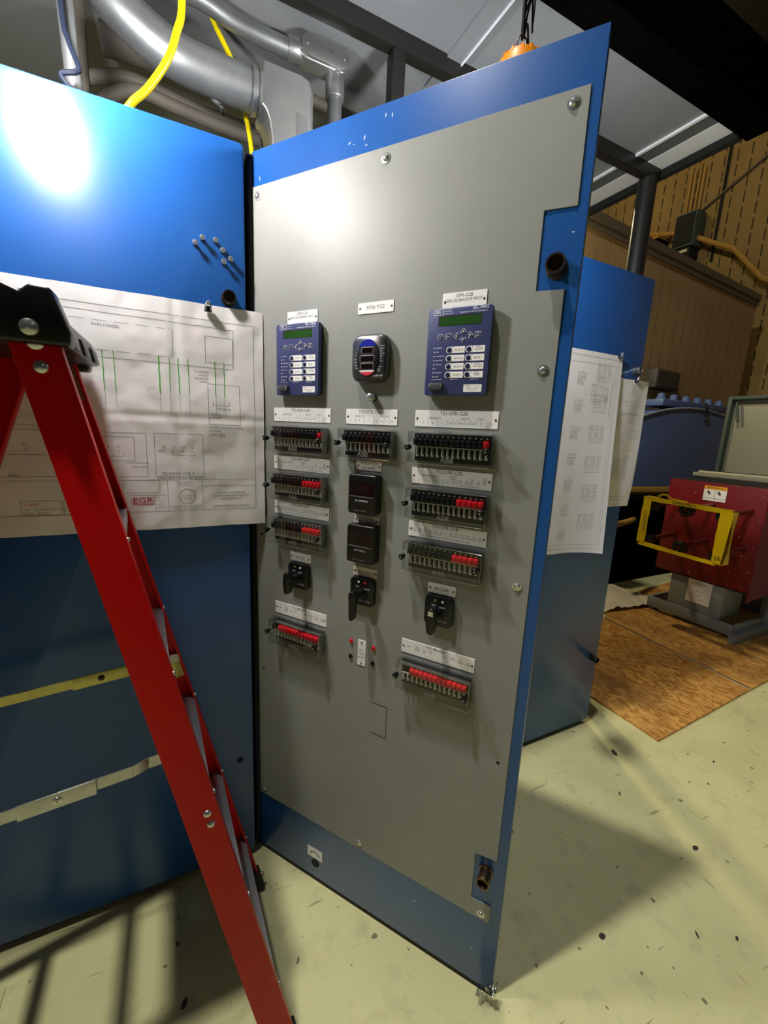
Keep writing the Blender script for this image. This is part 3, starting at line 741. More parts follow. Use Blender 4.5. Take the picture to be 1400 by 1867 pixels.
# ------------------------------------------------------------------ knife-blade test switches under clear covers
def test_switch(u0, u1, zc, poles, label):
    w = (u1 - u0) / 2; hh = .0375
    t = dev('test_switch', label, 'test switch', (u0 + u1) / 2, zc, 'test switches under clear covers')
    MB().box(-w + .008, w - .004, -.012, 0, -.033, .034).box(-w + .008, w - .004, -.020, -.012, .022, .034).box(-w + .008, w - .004, -.018, -.012, -.0005, .0045).build('base', M['black'], t, bevel=.0012)
    n = len(poles); x0 = -w + .016; x1 = w - .016; p = (x1 - x0) / (n - 1)
    MB().box(x0 - p / 2, x1 + p / 2, -.0195, -.018, .0010, .0032).build('hinge_bar', M['contact'], t)
    for k, c in enumerate(poles):
        x = x0 + p * k; q = p * .43
        if c != '.':
            h = MB().box(x - q, x + q, -.0305, -.0150, .0060, .0215)
            h.box(x - q * .8, x + q * .8, -.0325, -.0305, .0075, .0190)
            h.build('switch_handle', M['redplastic' if c == 'r' else 'greyplastic' if c == 'g' else 'black'], t, bevel=.0012)
        MB().box(x - q * .28, x + q * .28, -.0215, -.012, -.0190, .0005).box(x - q * .62, x + q * .62, -.0150, -.012, -.0215, -.0160).build('contact_blade', M['contact'], t, bevel=.0004, seg=1)
        MB().lathe((x, -.020, .0265), (0, -1, 0), [(0, .0022), (.0012, .0020), (.0016, 0)], 8).build('terminal_screw', M['steel'], t)
    D = .0385; e = .0014
    c = MB().box(-w, w, -D, -D + e, -hh, hh)
    c.box(-w, w, -D + e, -.001, hh - e, hh).box(-w, w, -D + e, -.001, -hh, -hh + e)
    c.box(w - e, w, -D + e, -.001, -hh + e, hh - e)
    c.box(-w, -w + e, -D + e, -.001, .012, hh - e).box(-w, -w + e, -D + e, -.001, -hh + e, -.012)
    cv = c.build('clear_cover', M['clear'], t, bevel=.0005, seg=1)
    # bright moulded edges of the cover
    ed = MB()
    for z in (hh, -hh): ed.cyl((-w, -D, z), (w, -D, z), .0007, n=6)
    for x in (w, -w): ed.cyl((x, -D, -hh), (x, -D, hh), .0007, n=6)
    for z in (hh, -hh): ed.cyl((w, -D, z), (w, -.001, z), .0006, n=6)
    ed.build('cover_edge', M['clearedge'], cv)
    text_mb([('ABB', 0, -.0265, .0165, 1.1)], -D - .0003).build('embossed_lettering', M['frosttext'], cv, smooth=False)
    for x, z in ((-w + .003, .000), (w - .010, -.001)):
        MB().lathe((x, -D + .010, z), (0, -1, 0), [(0, .0030), (.010, .0030), (.0102, .0075), (.020, .0072), (.0210, .006), (.0210, .0026), (.0225, .0026), (.0228, 0)], 20).build('thumb_nut', M['black'], t)
        MB().lathe((x, -D - .0128, z), (0, -1, 0), [(0, .0022), (.0010, .0020), (.0014, 0)], 10).build('nut_stud', M['steel'], t)
    return t
M['clearedge'] = clear_mat('bright_cover_edge', (0.96, 0.96, 0.96), 0.30)
M['frosttext'] = clear_mat('frosted_moulded_letters', (0.55, 0.54, 0.53), 0.40)
m_ = M['frosttext'].node_tree
for nd in m_.nodes:
    if nd.type == 'BSDF_GLOSSY': nd.inputs['Roughness'].default_value = .6
Z1, Z2, Z3, Z4 = 1.5205, 1.3840, 1.2480, .9180
test_switch(.0815, .2805, Z1, 'kkkkkkkkkkkkkr', 'left column test switch under the plate TS1-GPR-G2P, one red handle at right')
test_switch(.5350, .7360, Z1, 'kkkkkkkkkkkkkr', 'right column test switch under the plate TS1-GPR-G2B, one red handle at right')
test_switch(.3310, .4880, Z1, 'kkkkkkkkkk', 'shorter all-black test switch under the plate TS1-MTR-TG2')
test_switch(.0815, .2805, Z2, 'kkkkkkkkkrrrrr', 'left column test switch under the plate TS2-GPR-G2P, five red handles')
test_switch(.5350, .7360, Z2, 'kkkkkkkkkrrrrr', 'right column test switch under the plate TS2-GPR-G2B, five red handles')
test_switch(.0815, .2805, Z3, 'kkkkkkkkkrrrrr', 'left column test switch under the plate TS3-GPR-G2P, five red handles')
test_switch(.5350, .7360, Z3, 'kkkkkkkkkrrrrr', 'right column test switch under the plate TS3-GPR-G2B, five red handles')
test_switch(.0815, .2805, Z4, 'k.rrrrrrrrrrrr', 'left column test switch with a full row of red handles, below TS1-86-G2P')
test_switch(.5350, .7360, Z4, '..rrrrrrrrrrrr', 'right column test switch with a full row of red handles, below TS1-86-G2B')

# ------------------------------------------------------------------ DC panel meters
def dc_meter(zc, word, label):
    t = dev('panel_meter', label, 'meter', .4085, zc, 'black DC panel meters')
    MB().prism(rrect(-.0425, .0425, -.0525, .0525, .008), -.034, 0).build('housing', M['black'], t, bevel=.004, seg=3)
    MB().prism(rrect(-.036, .036, -.004, .033, .002), -.0346, -.0335).build('display_window', M['darkdisplay'], t, smooth=False)
    MB().box(-.0355, .0355, -.0362, -.0335, -.0072, -.0048).build('trim_bar', M['bezel'], t, bevel=.0004)
    text_mb([(word, 0, -.0170, .0066, 1.05)], -.0344).build('word_lettering', M['wink'], t, smooth=False)
    def fn(x, z): return (x + (z + .043) * .35, -.0343, z)
    text_mb([('Crompton Instruments', -.004, -.0430, .0056, .75)], 0, fn).build('script_lettering', M['greyink'], t, smooth=False)
    for x in (-.0355, .0355):
        for z in (-.0440, .0440):
            MB().lathe((x, -.034, z), (0, -1, 0), [(0, .0024), (.0006, .0022), (.0006, 0)], 12).build('screw', M['matte_black'], t)
dc_meter(1.3895, 'DC AMPERES', 'upper black panel meter marked DC AMPERES')
dc_meter(1.2545, 'DC VOLTS', 'lower black panel meter marked DC VOLTS')

# ------------------------------------------------------------------ rotary control switches
def rotary(u, zc, kind, label):
    t = dev('rotary_switch', label, 'rotary switch', u, zc, 'black rotary switches')
    w, h, c = .0375, .0395, .008
    oc = [(-w + c, -h), (w - c, -h), (w, -h + c), (w, h - c), (w - c, h), (-w + c, h), (-w, h - c), (-w, -h + c)]
    MB().prism(oc, -.016, 0).build('escutcheon', M['black'], t, bevel=.002)
    for x, m in ((-.010, 'wink' if kind == 'cs' else 'zinc'), (.010, 'redplastic' if kind == 'cs' else 'wink')):
        MB().lathe((x, -.016, .028), (0, -1, 0), [(0, .0035), (.002, .0030), (.003, 0)], 12).build('indicator_lamp', M[m], t)
    L = [('TRIP', -.014, .014, .0062), ('CLOSE', .016, .011, .0062), ('WL SWITCH', .010, -.025, .0058)] if kind == 'cs' else [('TRIP', -.014, .015, .0062), ('RESET', .010, .013, .0062), ('SERIES 24', .010, -.024, .0058)]
    text_mb(L, -.0163).build('lettering', M['wink'], t, smooth=False)
    MB().cyl((0, -.016, 0), (0, -.052, 0), .0105, .0085, 20).build('shaft', M['black'], t)
    if kind == 'cs':
        prof = [(-.0085, .014), (-.0105, .004), (-.0085, -.020), (-.0075, -.058), (-.003, -.066), (.003, -.066), (.0075, -.058), (.0085, -.020), (.0105, .004), (.0085, .014), (.003, .018), (-.003, .018)]
    else:
        prof = [(-.009, .024), (-.0120, .006), (-.0125, -.014), (-.009, -.036), (-.004, -.041), (.004, -.041), (.009, -.036), (.0125, -.014), (.0120, .006), (.009, .024), (.003, .027), (-.003, .027)]
    g = MB().prism(prof, -.070, -.050).build('handle', M['black'], t, bevel=.004, seg=3)
    if kind == '86b':
        MB().prism([(-.006, .021), (-.007, .009), (.007, .009), (.006, .021)], -.0712, -.0698).build('bright_tip', M['steel'], g)
        MB().cyl((0, -.0702, -.012), (0, -.0708, -.012), .003, n=12).build('handle_screw', M['matte_black'], g)
    return t
rotary(.183, 1.113, '86', 'rotary switch with a short paddle handle below the plate 86-G2P')
rotary(.4085, 1.114, 'cs', 'rotary switch with a long slim handle below the DC VOLTS meter')
rotary(.6345, 1.113, '86b', 'rotary switch with a bright tipped paddle handle below the plate 86-G2B')

for u, z, c, s in [(.3710, .9495, 'red', 'upper left'), (.3705, .9010, 'black', 'lower left'), (.4458, .9480, 'red', 'upper right'), (.4448, .9000, 'black', 'lower right')]:
    t = dev('test_jack', f'{c} test jack at {s} of the DC TEST JACK plate', 'jack', u, z, 'red and black test jacks')
    m = M['redplastic' if c == 'red' else 'black']
    MB().lathe((0, 0, 0), (0, -1, 0), [(0, .0068), (.001, .0068), (.0016, .0058), (.004, .0054), (.0046, .0044), (.0046, .0020), (.002, .0020), (.002, 0)], 18).build('jack_collar', m, t)
# ================================================================== red stepladder
ld = thing('stepladder', 'red fibreglass stepladder with black top cap standing in front of the left cabinet', 'ladder', (-0.25, 1.0, 0))
LO = Vector((-0.25, 1.0, 0))
def rail(top, foot, web, inward, name, flange=.026, t=.0042, lead=1):
    """C-channel rail; web in the ladder's side plane, flanges turned inward"""
    top = Vector(top) - LO; foot = Vector(foot) - LO
    ax = (top - foot).normalized()
    wd = Vector((1, 0, 0)); wd = (wd - ax * wd.dot(ax)).normalized()
    nd = ax.cross(wd).normalized()
    if nd.y * inward < 0: nd = -nd
    L = (top - foot).length
    m = Matrix((wd, nd, ax)).transposed().to_4x4(); m.translation = foot
    h = web / 2
    poly = [(-h, 0), (h, 0), (h, flange), (h - t, flange), (h - t, t), (-h + t, t), (-h + t, flange), (-h, flange)]
    b = MB(); n = len(poly)
    b.add([(x, y, 0) for x, y in poly] + [(x, y, L) for x, y in poly],
          [tuple(range(n - 1, -1, -1)), tuple(range(n, 2 * n))] + [(i, (i + 1) % n, n + (i + 1) % n, n + i) for i in range(n)])
    b.mtx(m)
    o = b.build(name, M['red'], ld, bevel=.0012)
    return o, m, L, h
NT, NF = (-.2115, .909, 1.700), (.177, .754, 0.012)
FT_, FF = (-.243, 1.232, 1.700), (.160, 1.205, 0.012)
fr_n = rail(NT, NF, .068, 1, 'front_rail'); fr_f = rail(FT_, FF, .068, -1, 'front_rail')
RT, RF = (-.305, .915, 1.690), (-.885, .835, 0.012)
RT2, RF2 = (-.305, 1.222, 1.690), (-.885, 1.210, 0.012)
rr_n = rail(RT, RF, .062, 1, 'rear_rail'); rr_f = rail(RT2, RF2, .062, -1, 'rear_rail')
def on_rail(r, x, y, z): return r[1] @ Vector((x, y, z))
def rivet(r, x, z, rad=.0085, side=1):
    p = on_rail(r, x, -.0002 * side, z); q = on_rail(r, x, -.006 * side, z)
    MB().lathe(p, q - p, [(0, rad), (.0018, rad * .92), (.0045, rad * .5), (.0052, 0)], 16).build('rivet', M['steel'], r[0])
rivet(fr_n, .002, fr_n[2] - .028, .0135); rivet(fr_n, -.002, fr_n[2] - .068, .011)
for z in (.742, .715): rivet(fr_n, .012, z)
# steps of the climbing side
def lerp(a, b, t): return tuple(a[i] + (b[i] - a[i]) * t for i in range(3))
for k, z in enumerate((1.335, 1.055, .772, .490, .212)):
    tn = (NT[2] - z) / (NT[2] - NF[2]); n = lerp(NT, NF, tn); f = lerp(FT_, FF, tn)
    x0, x1 = -.031, .033
    b = MB(); ya, yb = n[1] + .005, f[1] - .005
    shear = lambda v: (v[0] + n[0] + (f[0] - n[0]) * (v[1] - ya) / (yb - ya), v[1], v[2])
    b.box(x0, x1, ya, yb, z - .003, z).box(x1 - .003, x1, ya, yb, z - .028, z - .003).box(x0, x0 + .003, ya, yb, z - .028, z - .003)
    for i in range(5): b.box(x0 + .008 + .012 * i, x0 + .012 + .012 * i, ya + .01, yb - .01, z, z + .0016)
    b.v = [shear(v) for v in b.v]
    b.mtx(Matrix.Translation(-LO)); s = b.build('step', M['alu'], ld, bevel=.0006, seg=1)
    # gusset braces below each step at both ends
    for yy, sg in ((ya, 1), (yb, -1)):
        xx = n[0] if sg > 0 else f[0]
        g = MB().tube([(xx + .018, yy + sg * .001, z - .095), (xx + .020, yy + sg * .02, z - .06), (xx + .024, yy + sg * .06, z - .022)], .004, 6, smooth=4)
        g.mtx(Matrix.Translation(-LO)); g.build('step_brace', M['alu'], s)
    for r, sg in ((fr_n, 1), (fr_f, 1)):
        rz = (z - .012) / (NT[2]) * r[2]
        for xx in (.0345,):
            c = r[1] @ Vector((xx, .012, rz)); d = r[1] @ Vector((xx + .006, .012, rz))
            MB().lathe(c, d - c, [(0, .0048), (.002, .0045), (.004, .0022), (.0042, 0)], 12).build('rivet', M['steel'], r[0])
# light plate high on the far rail and small bracket lower down
def plate_on(r, x0, x1, z0, z1, y, m, name):
    b = MB().box(x0, x1, y, y + .0015, z0, z1); b.mtx(r[1]); return b.build(name, M[m], r[0], bevel=.0005)
plate_on(fr_f, -.020, .026, fr_f[2] - .115, fr_f[2] - .03, .0045, 'pinkplate', 'reinforcing_plate')
bpl = plate_on(fr_f, .004, .026, .845, .905, .006, 'zinc', 'catch_plate')
# rear horizontals
for z in (1.30, .95, .60, .26):
    tn = (RT[2] - z) / (RT[2] - RF[2]); n = lerp(RT, RF, tn); f = lerp(RT2, RF2, tn)
    b = MB().box(n[0] - .018, n[0] + .018, n[1] + .005, f[1] - .005, z - .003, z).box(n[0] + .015, n[0] + .018, n[1] + .005, f[1] - .005, z - .022, z - .003)
    b.mtx(Matrix.Translation(-LO)).build('rear_brace', M['alu'], ld, bevel=.0006, seg=1)
# spreaders
def spreader(y, zf, zr, xm, front_mat, rear_mat, kink, name='spreader'):
    tf = (NT[2] - zf) / NT[2]; xf = NT[0] + (NF[0] - NT[0]) * tf; xr = RT[0] + (RF[0] - RT[0]) * ((RT[2] - zr) / RT[2])
    h = .0125; T = Matrix.Translation(-LO)
    zm = zf + (zr - zf) * (xf - xm) / (xf - xr)
    def bar(xa, za, xb, zb, y0, y1, hh):
        return MB().add([(xa, y0, za - hh), (xb, y0, zb - hh), (xb, y0, zb + hh), (xa, y0, za + hh), (xa, y1, za - hh), (xb, y1, zb - hh), (xb, y1, zb + hh), (xa, y1, za + hh)],
                        [(0, 1, 2, 3), (7, 6, 5, 4), (0, 4, 5, 1), (3, 2, 6, 7), (0, 3, 7, 4), (1, 5, 6, 2)])
    a = MB()
    if kink:
        xk0, xk1 = xf - .065, xf - .092
        lerpz = lambda x: zf + (zr - zf) * (xf - x) / (xf - xr)
        b = bar(xf + .01, lerpz(xf + .01), xk0, lerpz(xk0), y + .010, y + .013, h)
        a.add(b.v, b.f); b = bar(xk0, lerpz(xk0), xk1, lerpz(xk1), y + .010, y + .013, h)
        b.v[1] = (b.v[1][0], y, b.v[1][2]); b.v[2] = (b.v[2][0], y, b.v[2][2]); b.v[5] = (b.v[5][0], y + .003, b.v[5][2]); b.v[6] = (b.v[6][0], y + .003, b.v[6][2])
        a.add(b.v, b.f); b = bar(xk1, lerpz(xk1), xm, zm, y, y + .003, h); a.add(b.v, b.f)
    else:
        b = bar(xf + .01, zf, xm, zm, y, y + .003, h); a.add(b.v, b.f)
    o = a.mtx(T).build(name, M[front_mat], ld, bevel=.0006, seg=1)
    r_ = bar(xm + .06, zm + (zr - zf) * (-.06) / (xf - xr), xr, zr, y - .0035, y - .0005, h * 1.02).mtx(T).build('rear_link', M[rear_mat], o, bevel=.0006, seg=1)
    s = bar(xm + .062, zm - (zr - zf) * .062 / (xf - xr), xm - .062, zm + (zr - zf) * .062 / (xf - xr), y - .0062, y - .0038, h * 1.3)
    s.mtx(T).build('stop_sleeve', M[rear_mat], o, bevel=.001)
    q = Vector((xm, y - .0062, zm)) - LO
    MB().lathe(q, (0, -1, 0), [(0, .008), (.002, .0075), (.004, .004), (.004, .0015), (.002, .0015), (.002, 0)], 16).build('rivet', M['steel'] if rear_mat != 'zinc' else M['bronze'], o)
spreader(.868, .856, .800, -.235, 'alu', 'alu', True)
spreader(1.198, .905, .855, -.205, 'alu', 'zinc', False)
# top cap
T = Matrix.Translation(-LO)
ya, yb = .884, 1.282
cap = MB()
prof = [(-.428, 1.668), (-.153, 1.668), (-.150, 1.690), (-.172, 1.757), (-.200, 1.7585), (-.213, 1.746), (-.245, 1.760), (-.335, 1.760), (-.367, 1.746), (-.380, 1.7585), (-.410, 1.757), (-.432, 1.690)]
cap.prism(prof, ya, ya + .045)
cap.prism([(-.432, 1.674), (-.160, 1.674), (-.170, 1.722), (-.186, 1.738), (-.400, 1.738), (-.424, 1.722)], ya + .045, yb - .045)
cap.prism([(-.428, 1.662), (-.182, 1.662), (-.176, 1.690), (-.196, 1.748), (-.410, 1.748), (-.432, 1.690)], yb - .045, yb)
tc_ = cap.mtx(T).build('top_cap', M['black'], ld, bevel=.006, seg=3)
# moulded ribs and tool slots on the cap's end
for dy in (.05, .16, .27):
    MB().prism([(-.172, 1.676), (-.156, 1.676), (-.162, 1.706), (-.176, 1.712)], ya + dy + .01, ya + dy + .07).mtx(T).build('tool_slot', M['black'], tc_, bevel=.003)
MB().lathe(Vector((-.204, ya, 1.6915)) - LO, (0, -1, 0), [(0, .0135), (.003, .0125), (.0062, .007), (.0070, 0)], 20).build('rivet', M['steel'], tc_)
# rubber feet
for r, sg in ((fr_n, 1), (fr_f, 1), (rr_n, 1), (rr_f, 1)):
    b = MB().box(-.040, .040, -.006, .034, -.012, .055); b.mtx(r[1]); b.build('foot', M['rubber'], r[0], bevel=.003)
MB().lathe(on_rail(fr_f, .041, .014, .03), on_rail(fr_f, 1, .014, .03) - on_rail(fr_f, 0, .014, .03), [(0, .007), (.004, .007), (.005, .004), (.009, .004), (.009, 0)], 8).build('foot_bolt', M['brass'], fr_f[0])

# ================================================================== drawings
def sheet(name, label, W_, H_, surf, nx, ny, group=None):
    b = MB()
    for j in range(ny + 1):
        for i in range(nx + 1):
            b.v.append(surf(W_ * i / nx, H_ * j / ny, 0))
    for j in range(ny):
        for i in range(nx):
            a = j * (nx + 1) + i; b.f.append((a, a + 1, a + nx + 2, a + nx + 1))
    o = b.build(name, M['paper'], None, angle=75)
    return tag(o, label, 'drawing', group)
def ln(mb, surf, pts, w=.0010):
    """pen line following the sheet surface"""
    for (a, b) in zip(pts[:-1], pts[1:]):
        L = math.hypot(b[0] - a[0], b[1] - a[1])
        if L < 1e-6: continue
        n = max(1, int(L / .012)); nx, ny = -(b[1] - a[1]) / L * w / 2, (b[0] - a[0]) / L * w / 2
        vs = []
        for k in range(n + 1):
            t = k / n; x = a[0] + (b[0] - a[0]) * t; y = a[1] + (b[1] - a[1]) * t
            vs += [surf(x + nx, y + ny, 1), surf(x - nx, y - ny, 1)]
        mb.add(vs, [(2 * k, 2 * k + 1, 2 * k + 3, 2 * k + 2) for k in range(n)])
def rc(mb, surf, x0, z0, x1, z1, w=.0010): ln(mb, surf, [(x0, z0), (x1, z0), (x1, z1), (x0, z1), (x0, z0)], w)
def cir(mb, surf, x, z, r, w=.0010, n=16): ln(mb, surf, [(x + r * cos(2 * pi * k / n), z + r * sin(2 * pi * k / n)) for k in range(n + 1)], w)

X0, Z0 = -.679, 1.253
fold_x, fold_z = .6850, .310
def tri(d, w): return max(0.0, 1 - abs(d) / w)
def surf1(u, v, k):
    c = .0050 * tri(u - fold_x, .12) - .0034 * tri(u - fold_x, .016) + .0052 * tri(v - fold_z, .10) - .0030 * tri(v - fold_z, .014) + .0045 * tri(u - .23, .10) - .003 * tri(u - .23, .016)
    c += .0040 * noise.noise((u * 5.2, v * 6.0, .4)) + .0050 * abs(noise.noise((u * 11, v * 9, 2.0))) + .0012 * noise.noise((u * 34, v * 34, 5.0))
    c += .004 * max(0, u - .80) / .11
    low = max(0, .31 - v)
    c += .010 * low / .31
    z = Z0 + v + .004 * (u / .914)
    return (X0 + u, 1.3095 - .003 - c - (.0004 if k else 0), z)
S1 = lambda x, z, k: surf1(x - X0, z - Z0 - .004 * (x - X0) / .914, k)
dr = sheet('interconnection_drawing', 'large folded white wiring drawing hung on the left blue door behind the ladder', .914, .614, surf1, 150, 100)
g = MB()
rc(g, S1, -.66, 1.306, .2085, 1.830); ln(g, S1, [(-.60, 1.815), (.154, 1.812), (.152, 1.7065), (-.60, 1.7065)])
for k in range(13): ln(g, S1, [(-.60 + .047 * k, 1.7935), (-.57 + .047 * k, 1.7935)], .0009)
ln(g, S1, [(.0014, 1.7925), (-.0018, 1.7235)])
for k in range(13): ln(g, S1, [(-.60 + .047 * k, 1.7235), (-.57 + .047 * k, 1.7235)], .0009)
rc(g, S1, .080, 1.7195, .152, 1.789); rc(g, S1, .0834, 1.552, .1677, 1.6628)
ln(g, S1, [(.0955, 1.616), (.0955, 1.605), (.139, 1.605), (.139, 1.616)])
rc(g, S1, -.056, 1.4030, .0650, 1.5215); rc(g, S1, -.235, 1.4030, -.0757, 1.5200); rc(g, S1, -.55, 1.405, -.26, 1.520)
ln(g, S1, [(-.48, 1.4590), (-.20, 1.459)]); ln(g, S1, [(-.62, 1.5305), (-.26, 1.5305)])
for k, x in enumerate((-.0336, -.0095, .0145, .0366)): cir(g, S1, x, 1.4848, .0032)
for x in (-.3345, -.165, -.1400): cir(g, S1, x, 1.4835, .0036)
ln(g, S1, [(-.0145, 1.474), (-.0145, 1.462), (.043, 1.462), (.043, 1.474)]); ln(g, S1, [(-.178, 1.4575), (-.130, 1.4575), (-.130, 1.465)])
def cloud(x0, z0, x1, z1):
    pts = []
    per = [((x0, z0), (x1, z0)), ((x1, z0), (x1, z1)), ((x1, z1), (x0, z1)), ((x0, z1), (x0, z0))]
    for (a, b) in per:
        L = math.hypot(b[0] - a[0], b[1] - a[1]); n = max(2, int(L / .008))
        for k in range(n * 4):
            t = k / (n * 4); bulge = .0016 * abs(sin(pi * n * t))
            dx, dz = (b[0] - a[0]) / L, (b[1] - a[1]) / L
            pts.append((a[0] + (b[0] - a[0]) * t + dz * bulge, a[1] + (b[1] - a[1]) * t - dx * bulge))
    ln(g, S1, pts + [pts[0]], .0009)
cloud(-.21, 1.447, -.1050, 1.508); cloud(-.135, 1.360, -.0500, 1.393)
ln(g, S1, [(-.66, 1.394), (.2085, 1.394)], .0008)
ln(g, S1, [(-.0295, 1.306), (-.0295, 1.394)]); ln(g, S1, [(.0600, 1.306), (.0600, 1.394)]); ln(g, S1, [(-.0620, 1.306), (-.0620, 1.352)]); ln(g, S1, [(-.125, 1.352), (-.0295, 1.352)]); ln(g, S1, [(.06, 1.376), (.2085, 1.376)])
cir(g, S1, .0195, 1.3465, .0210, .0014, 28)
rc(g, S1, -.3535, 1.3070, -.2735, 1.3440); rc(g, S1, -.268, 1.3070, -.20, 1.3440)
for k in range(4): ln(g, S1, [(-.27, 1.316 + .008 * k), (-.205, 1.316 + .008 * k)], .0007)
for x in (-.1605, -.1365, -.035, -.0108, .0116, .0356, .1037, .1278): ln(g, S1, [(x, 1.628), (x, 1.578)], .0007)
tx = lambda s, x, z, sz, al='C', sq=.95: (s, x, z, sz, sq, al)
items = [tx('AVR2 CHASSIS', -.149, 1.7825, .0098), tx('CAJ-AVR2A', .068, 1.6930, .0078), tx('3/C#10', .072, 1.6840, .0078), tx('CAJ-AVR2B', .068, 1.6750, .0078), tx('(GND)', .074, 1.6665, .0078), tx('EXT.SH-42', .124, 1.5948, .0082),
         tx('120VAC', .0870, 1.5800, .0082, 'L'), tx('1 PHASE', .0870, 1.5705, .0082, 'L'), tx('COVAC CONTROL POWER', .0840, 1.5430, .0078, 'L'), tx('TO AVR2', .0840, 1.5330, .0078, 'L'), tx('(DWG. 1803)', .0840, 1.5225, .0078, 'L'),
         tx('ZOH', -.0400, 1.4740, .0080), tx('1A', -.0130, 1.4740, .0080), tx('1B', .0110, 1.4740, .0080), tx('1C', .0350, 1.4740, .0080), tx('18', -.3345, 1.4700, .0086), tx('3', -.1400, 1.4700, .0086), tx('2', -.165, 1.4700, .0086), tx('C1', .016, 1.4530, .0070),
         tx('TG SWGR CUB. 3', -.0010, 1.4110, .0112), tx('(DWG. 1805) TYP-4 (R-930-283-0857)', .0080, 1.3985, .0080), tx('(TRIG CBX)', -.095, 1.43, .0078), tx('(REM.)', -.360, 1.4085, .0090),
         tx('SPACE TRANSFORMER', -.10, 1.4400, .0060), tx('COVANTA ALEXANDRIA', .1380, 1.3545, .0078), tx('RESOURCE RECOVERY FACILITY', .1370, 1.3450, .0074), tx('ALEXANDRIA, VA', .1370, 1.3360, .0078), tx('INTERCONNECTION DIAGRAM', .1360, 1.3150, .0074),
         tx('THIRD SUBMITTAL', .0150, 1.3860, .0058), tx('FOR APPROVAL', .0150, 1.3790, .0058), tx('PROFESSIONAL', .0195, 1.3490, .0044), tx('ENGINEER', .0195, 1.3420, .0050), tx('COMMONWEALTH OF VIRGINIA', .0150, 1.3190, .0058), tx('PROFESSIONAL ENGINEER', .0150, 1.3120, .0058),
         tx('REV', -.0580, 1.3450, .0050, 'L'), tx('DATE', -.0580, 1.3360, .0050, 'L'), tx('DRAWN', -.0580, 1.3270, .0050, 'L'), tx('CHECKED', -.0580, 1.3180, .0050, 'L'), tx('RED       FIELD WIRE BOND BACK', -.3480, 1.3220, .0056, 'L'), tx('BLACK    EXISTING', -.3480, 1.3120, .0062, 'L')]
text_mb(items, 0, lambda x, z: S1(x, z, 1), g)
g.build('line_work', M['greyink'], dr, smooth=False)
g = MB()
for a, b_, w in [((-.1606, 1.724), (-.1605, 1.6252), .0020), ((-.1365, 1.7246), (-.1362, 1.6263), .0018), ((-.0351, 1.7226), (-.0345, 1.627), .0030), ((-.0103, 1.7225), (-.0109, 1.6289), .0018), ((.0113, 1.7225), (.0119, 1.6281), .0026), ((.0352, 1.7237), (.0358, 1.6289), .0018), ((.1035, 1.7236), (.1038, 1.6299), .0020), ((.1277, 1.7247), (.1278, 1.629), .0020)]:
    g = MB(); n = 8; ln(g, S1, [(a[0] + (b_[0] - a[0]) * k / n + random.uniform(-.0006, .0006), a[1] + (b_[1] - a[1]) * k / n) for k in range(n + 1)], w); g.build('green_stroke', M['pengreen'], dr, smooth=False)
g = MB()
text_mb([tx('EGR', -.0915, 1.3370, .0200, 'C', 1.35), tx('LEGEND', -.3480, 1.3350, .0088, 'L'), tx('C1', -.1850, 1.6420, .0068), tx('C1', -.0500, 1.6400, .0060)], 0, lambda x, z: S1(x, z, 1), g)
ln(g, S1, [(-.117, 1.3265), (-.066, 1.3265)], .0016); rc(g, S1, -.1185, 1.3295, -.0650, 1.3450, .0010)
ln(g, S1, [(-.0640, 1.6320), (-.0560, 1.6410)], .0008)
g.build('red_lettering', M['penred'], dr, smooth=False)

# two sheets on the right hand cabinet
def surf2(u, v, k):           # front sheet, its free edge curling forward lower down
    f = max(0.0, 1 - v / .905)
    c = .004 + .006 * f + .075 * f * (max(0, u - .28) / .26) ** 2
    sq = 1 - .10 * f * max(0, u - .20) / .34
    c += .0022 * noise.noise((u * 4, v * 3, 7.0)) + .0006 * noise.noise((u * 20, v * 20, 1.0))
    x = 1.300 + u * sq
    return (x, 1.3165 - c - (.0005 if k else 0), 1.030 + v + .004 * u)
s2 = sheet('hanging_drawing', 'larger front drawing hanging on the right cabinet, its lower corner curling', .540, .906, surf2, 60, 70, 'drawings hanging on the right cabinet')
def surf3(u, v, k):           # rear sheet, rippled, hanging past the cabinet's edge
    f = max(0.0, 1 - v / .60)
    x = 1.700 + u - .022 * f * u / .36
    c = .0022 + .010 * (.5 + .5 * sin(9 + 34 * (u - .10 * (1 - f)))) * max(0, u - .08) / .28 * (.35 + .65 * min(1, 3 * (1 - abs(2 * (v / .60) - 1)))) + .0020 * noise.noise((u * 9, v * 7, 3.0))
    return (x, 1.3165 - c - (.0005 if k else 0), 1.240 + v)
s3 = sheet('hanging_drawing', 'smaller rippled drawing hanging past the right edge of the right cabinet', .360, .606, surf3, 60, 60, 'drawings hanging on the right cabinet')
